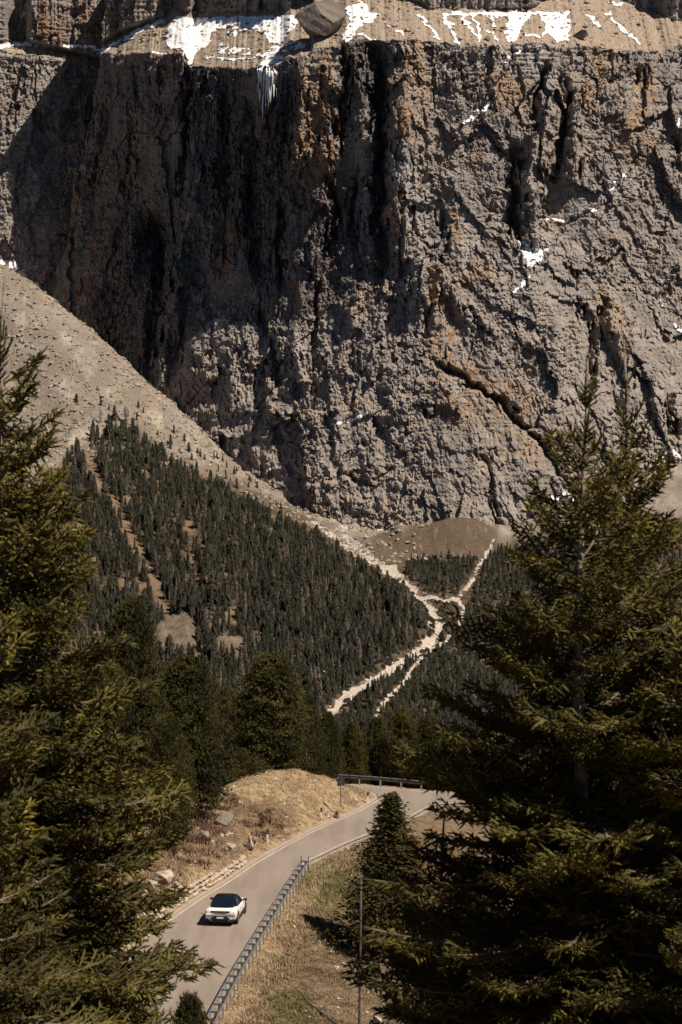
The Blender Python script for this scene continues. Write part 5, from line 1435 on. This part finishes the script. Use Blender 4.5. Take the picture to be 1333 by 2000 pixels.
# ---------------------------------------------------------------- blocks on the high bench
def bench_rock(px, py, D, w, h, d, label, seed, rz=0.0, mat=None):
    p = at(px, py, D)
    o = obj('boulder', rock_mesh(seed, 4, 0.14, (1, 1, 1), mat or M_BENCH), None, p, (0.1, 0.12, rz), (w / 2, d / 2, h / 2))
    return tag(o, label, 'rock', 'boulders on the high ledge')
M_BENCH = simple('ledge_boulder_rock', (0.085, 0.07, 0.06), (0.20, 0.17, 0.145), 0.12, 0.95, 0.9, 0.5)
def bench_at(px, py):
    p = wall_y(px, py); return float(p[1])
p = at(626, 36, bench_at(626, 64) - 8)
big = [(-1.0, -0.7, 0.05), (-0.95, 0.6, 0.1), (-0.62, -0.85, -0.55), (-0.2, -0.95, 0.62), (-0.55, 0.7, 0.8), (0.35, -0.2, 1.0), (0.95, 0.5, 0.72), (1.0, -0.3, 0.1), (0.55, -0.8, -0.35), (0.2, -0.6, -1.0), (0.75, 0.6, -0.6), (-0.5, 0.7, -0.8), (0.05, -0.98, 0.1), (-0.15, -0.75, -0.85)]
o = obj('boulder', rock_mesh(901, 4, 0.11, (1, 1, 1), M_BENCH, big), None, p, (0, 0, 0), (19.5, 14, 14.5))
tag(o, 'huge angular boulder perched on the cliff-top ledge', 'rock', 'boulders on the high ledge')
bench_rock(1132, 66, bench_at(1132, 76) - 2, 18, 10, 12, 'dark wedge shaped block on the snowy ledge at upper right', 903, 0.2)
bench_rock(313, 26, bench_at(313, 40) - 2, 8, 10, 8, 'pointed block at the top of the snow ramp', 905, 0.5)
bench_rock(237, 96, bench_at(237, 98) - 1, 6, 5, 5, 'dark block on the rim of the prow', 906)
bench_rock(326, 64, bench_at(326, 66) - 1, 8, 6, 6, 'block beside the left snow apron', 907)
bench_rock(953, 75, bench_at(953, 77) - 1, 6, 5, 5, 'block between the snow fingers on the right ledge', 908)
rock_soup('ledge_rubble', BENCH_PTS[:, 0], BENCH_PTS[:, 1] - 0.3, BENCH_PTS[:, 2] + 0.2, 0.35 + 2.6 * np.random.RandomState(8).rand(len(BENCH_PTS)) ** 7, M_TALUS, 'loose blocks strewn over the high ledge', 'rubble', 12)
# ---------------------------------------------------------------- car (local: +y forward, z up)
M_PAINT = NT('white_paint', 0.28, 0.5); M_PAINT.b.inputs['Coat Weight'].default_value = 0.5; M_PAINT = M_PAINT.col((0.80, 0.79, 0.78))
M_GLASS = NT('dark_glass', 0.06, 0.6); M_GLASS = M_GLASS.col((0.006, 0.008, 0.013))
M_ROOF = NT('black_roof', 0.2, 0.5).col((0.008, 0.008, 0.009))
M_TRIM = simple('dark_trim', (0.015, 0.015, 0.016), None, rough=0.55)
M_LAMP = NT('tail_lamp', 0.25, 0.5).col((0.10, 0.012, 0.012))
M_TYRE = simple('tyre', (0.014, 0.014, 0.014), None, rough=0.85)
M_RIM = NT('alloy_rim', 0.3, 0.5); M_RIM.b.inputs['Metallic'].default_value = 0.8; M_RIM = M_RIM.col((0.35, 0.35, 0.36))
rear = on_plane(430, 1812)
HEAD = math.radians(7.0)
car = empty('car', (rear.x + 2.42 * math.sin(HEAD), rear.y + 0.25 + 2.42 * math.cos(HEAD), 0.002), -HEAD)
tag(car, 'white coupe SUV with black roof driving away up the road', 'car')
def loft(sections, mat, name, parent, closed_ends=True, smooth=True):
    """sections: (y, [(x,z)...]) half profiles from bottom to centreline top, mirrored"""
    v = []; f = []; n = None
    for y, pr in sections:
        full = [(x, z) for x, z in pr] + [(-x, z) for x, z in pr[::-1] if x > 1e-6]
        n = len(full)
        v += [(x, y, z) for x, z in full]
    for i in range(len(sections) - 1):
        for k in range(n):
            k2 = (k + 1) % n
            f.append((i * n + k, (i + 1) * n + k, (i + 1) * n + k2, i * n + k2))
    if closed_ends:
        f.append(tuple(range(n))); f.append(tuple(range(len(v) - 1, len(v) - n - 1, -1)))
    me = mesh_py(name, v, f, [mat], smooth)
    return obj(name, me, parent)
def body_sec(y, w, zt, zb=0.30, crown=0.03, sh=0.90):
    return (y, [(w * 0.80, zb), (w * 0.95, zb + 0.10), (w * 0.995, zb + 0.30), (w, 0.70 if zt > 0.85 else zt * 0.8), (w * 0.975, zt - 0.13), (w * sh, zt - 0.02), (w * 0.6, zt + crown * 0.7), (0.0, zt + crown)])
secs = [body_sec(-2.40, 0.86, 0.985, 0.46, 0.02, 0.93), body_sec(-2.37, 0.925, 1.03, 0.42, 0.025, 0.93), body_sec(-2.28, 0.965, 1.085, 0.38, 0.03, 0.92), body_sec(-2.0, 0.995, 1.10, 0.32), body_sec(-1.5, 1.005, 1.09, 0.28), body_sec(-0.7, 0.985, 1.05, 0.26), body_sec(0.3, 0.98, 1.02, 0.26), body_sec(1.1, 0.99, 1.00, 0.27), body_sec(1.6, 0.985, 0.96, 0.28), body_sec(2.05, 0.93, 0.88, 0.30), body_sec(2.30, 0.82, 0.78, 0.34), body_sec(2.40, 0.68, 0.68, 0.40)]
body = loft(secs, M_PAINT, 'body', car)
# wheel arches cut with a boolean, applied at once
def cut(o, cutter):
    m = o.modifiers.new('cut', 'BOOLEAN'); m.operation = 'DIFFERENCE'; m.object = cutter; m.solver = 'EXACT'
    bpy.context.view_layer.update()
    dg = bpy.context.evaluated_depsgraph_get(); me2 = bpy.data.meshes.new_from_object(o.evaluated_get(dg))
    o.modifiers.clear(); o.data = me2
WHEELS = [(-1.46, 1), (-1.46, -1), (1.50, 1), (1.50, -1)]
for wy, sx in WHEELS:
    mb = MB(); mb.tube([(sx * 0.62, wy, 0.385), (sx * 1.2, wy, 0.385)], 0.435, 24)
    c = mb.build('arch_cutter', M_TRIM, car); cut(body, c)
    bpy.data.objects.remove(c, do_unlink=True)
for wy, sx in WHEELS:
    w = obj('wheel', mesh_py('wheel', [], []), car); w.location = (sx * 0.865, wy, 0.375)
    bpy.data.objects.remove(w, do_unlink=True)
    mb = MB(); mb.tube([(-0.13, 0, 0), (-0.11, 0, 0), (0.11, 0, 0), (0.13, 0, 0)], [0.33, 0.375, 0.375, 0.33], 28)
    wh = mb.build('wheel', M_TYRE, car, True, loc=(sx * 0.86, wy, 0.375))
    mb = MB(); mb.tube([(sx * 0.131, 0, 0), (sx * 0.136, 0, 0)], 0.275, 24); mb.build('wheel_disc', M_TRIM, wh)
    mb = MB()
    for k in range(5):
        a = 2 * math.pi * k / 5
        mb.box((sx * 0.142, 0.14 * math.cos(a), 0.14 * math.sin(a)), (0.012, 0.26, 0.05), Matrix.Rotation(a, 3, 'X'))
    mb.tube([(sx * 0.137, 0, 0), (sx * 0.150, 0, 0)], 0.05, 12); mb.build('rim', M_RIM, wh)
    mb = MB(); mb.tube([(sx * 0.62 - sx * 0.02, 0, 0), (sx * 0.62, 0, 0)], 0.43, 20)
# black glasshouse
def gh(y, wb, zb, wt, zt):
    zm = zb + (zt - zb) * 0.55
    return (y, [(wb, zb), (wb * 0.45 + wt * 0.55 + 0.02, zm), (wt + 0.015, zt - 0.035), (wt - 0.06, zt - 0.005), (wt * 0.5, zt + 0.012), (0, zt + 0.018)])
ghs = [gh(-2.12, 0.62, 1.04, 0.58, 1.10), gh(-1.9, 0.74, 1.03, 0.60, 1.17), gh(-1.4, 0.86, 1.00, 0.60, 1.37), gh(-0.95, 0.88, 1.0, 0.61, 1.485), gh(-0.4, 0.89, 0.98, 0.63, 1.53), gh(0.2, 0.89, 0.97, 0.63, 1.52), gh(0.6, 0.88, 0.96, 0.61, 1.44), gh(1.0, 0.85, 0.95, 0.60, 1.25), gh(1.45, 0.76, 0.94, 0.60, 1.02)]
loft(ghs, M_ROOF, 'roof', car)
def pane(name, pts, mat=M_GLASS, th=0.012, lift=None):
    n = len(pts); P = [Vector(p) for p in pts]
    nr = (P[1] - P[0]).cross(P[-1] - P[0]).normalized()
    if lift is not None and nr.dot(Vector(lift)) < 0: nr = -nr
    mb = MB(); mb.add([p + nr * 0.003 for p in P] + [p + nr * (0.003 + th) for p in P], [tuple(range(n)), tuple(range(2 * n - 1, n - 1, -1))] + [(i, (i + 1) % n, (i + 1) % n + n, i + n) for i in range(n)])
    return mb.build(name, mat, car)
M_REARG = NT('rear_glass', 0.05, 0.8).col((0.006, 0.010, 0.022))
pane('rear_window', [(-0.60, -2.02, 1.142), (0.60, -2.02, 1.142), (0.56, -1.42, 1.372), (0.53, -1.0, 1.486), (-0.53, -1.0, 1.486), (-0.56, -1.42, 1.372)], M_REARG, 0.02, (0, -1, 1))
for s in (-1, 1):
    pane('side_window', [(s * 0.90, -0.35, 1.03), (s * 0.89, -1.30, 1.06), (s * 0.70, -1.0, 1.40), (s * 0.69, -0.35, 1.45)], M_GLASS, 0.012, (s, 0, 0.3))
    pane('side_window', [(s * 0.90, -0.28, 1.03), (s * 0.89, 0.85, 1.00), (s * 0.69, 0.30, 1.42), (s * 0.69, -0.28, 1.45)], M_GLASS, 0.012, (s, 0, 0.3))
    mb = MB(); mb.box((s * 1.06, 0.72, 1.06), (0.24, 0.11, 0.15)); mb.box((s * 0.95, 0.74, 1.01), (0.16, 0.06, 0.05)); o = mb.build('mirror', M_TRIM, car)
    b = o.modifiers.new('b', 'BEVEL'); b.width = 0.03; b.segments = 2
    mb = MB(); mb.box((s * 0.995, -0.55, 0.80), (0.012, 0.22, 0.03)); mb.build('door_handle', M_TRIM, car)
    mb = MB(); mb.box((s * 0.965, 0.02, 0.27), (0.06, 2.1, 0.12)); mb.build('side_skirt', M_TRIM, car)
# tail: recessed lamp band with turned-down ends, number plate, dark diffuser
tx = np.linspace(-0.86, 0.86, 15); ty_ = -2.405 + 0.10 * (np.abs(tx) / 0.86) ** 3
mb = MB(); mb.sweep([(x, y + 0.0, 0.935) for x, y in zip(tx, ty_)], [(-0.02, -0.045), (0.03, -0.045), (0.03, 0.05), (-0.02, 0.05)]); band = mb.build('lamp_band', M_TRIM, car)
mb = MB(); mb.sweep([(x, y - 0.032, 0.915) for x, y in zip(tx[2:-2], ty_[2:-2])], [(-0.006, -0.012), (0.006, -0.012), (0.006, 0.012), (-0.006, 0.012)]); mb.build('tail_light', M_LAMP, band)
for s in (-1, 1):
    mb = MB(); mb.box((s * 0.845, -2.335, 0.83), (0.085, 0.11, 0.26)); mb.build('lamp_end', M_TRIM, band)
plate_pts = [(-0.62, 0.44), (0.62, 0.44), (0.60, 0.50), (0.40, 0.655), (-0.40, 0.655), (-0.60, 0.50)]
mb = MB(); n = len(plate_pts); mb.add([(a, -2.425, b) for a, b in plate_pts] + [(a, -2.36, b) for a, b in plate_pts], [tuple(range(n)), tuple(range(2 * n - 1, n - 1, -1))] + [(i, i + n, (i + 1) % n + n, (i + 1) % n) for i in range(n)])
rec = mb.build('plate_recess', simple('plate_recess', (0.012, 0.014, 0.028), None, rough=0.4), car)
mb = MB(); mb.box((0, -2.435, 0.565), (0.52, 0.012, 0.11)); pl_ = mb.build('number_plate', simple('plate_white', (0.62, 0.62, 0.62), None, rough=0.5), car)
for s in (-1, 1):
    mb = MB(); mb.box((s * 0.236, -2.4425, 0.565), (0.045, 0.004, 0.108)); mb.build('blue_band', simple('plate_blue', (0.03, 0.06, 0.30), None, rough=0.5), pl_)
mb = MB(); mb.add([(-0.84, -2.39, 0.50), (0.84, -2.39, 0.50), (0.80, -2.36, 0.26), (-0.80, -2.36, 0.26), (-0.84, -2.0, 0.50), (0.84, -2.0, 0.50), (0.80, -2.0, 0.22), (-0.80, -2.0, 0.22)], [(0, 3, 2, 1), (4, 5, 6, 7), (0, 1, 5, 4), (3, 7, 6, 2), (1, 2, 6, 5), (0, 4, 7, 3)])
mb.build('rear_diffuser', M_TRIM, car)
for s in (-1, 1):
    mb = MB(); mb.box((s * 0.56, -2.402, 0.40), (0.06, 0.02, 0.035)); mb.build('rear_reflector', NT('chrome_chip', 0.2, 0.5).col((0.7, 0.68, 0.64)), car)
mb = MB(); mb.box((0, 0, 0.24), (1.5, 4.2, 0.12)); mb.build('underbody', M_TRIM, car)
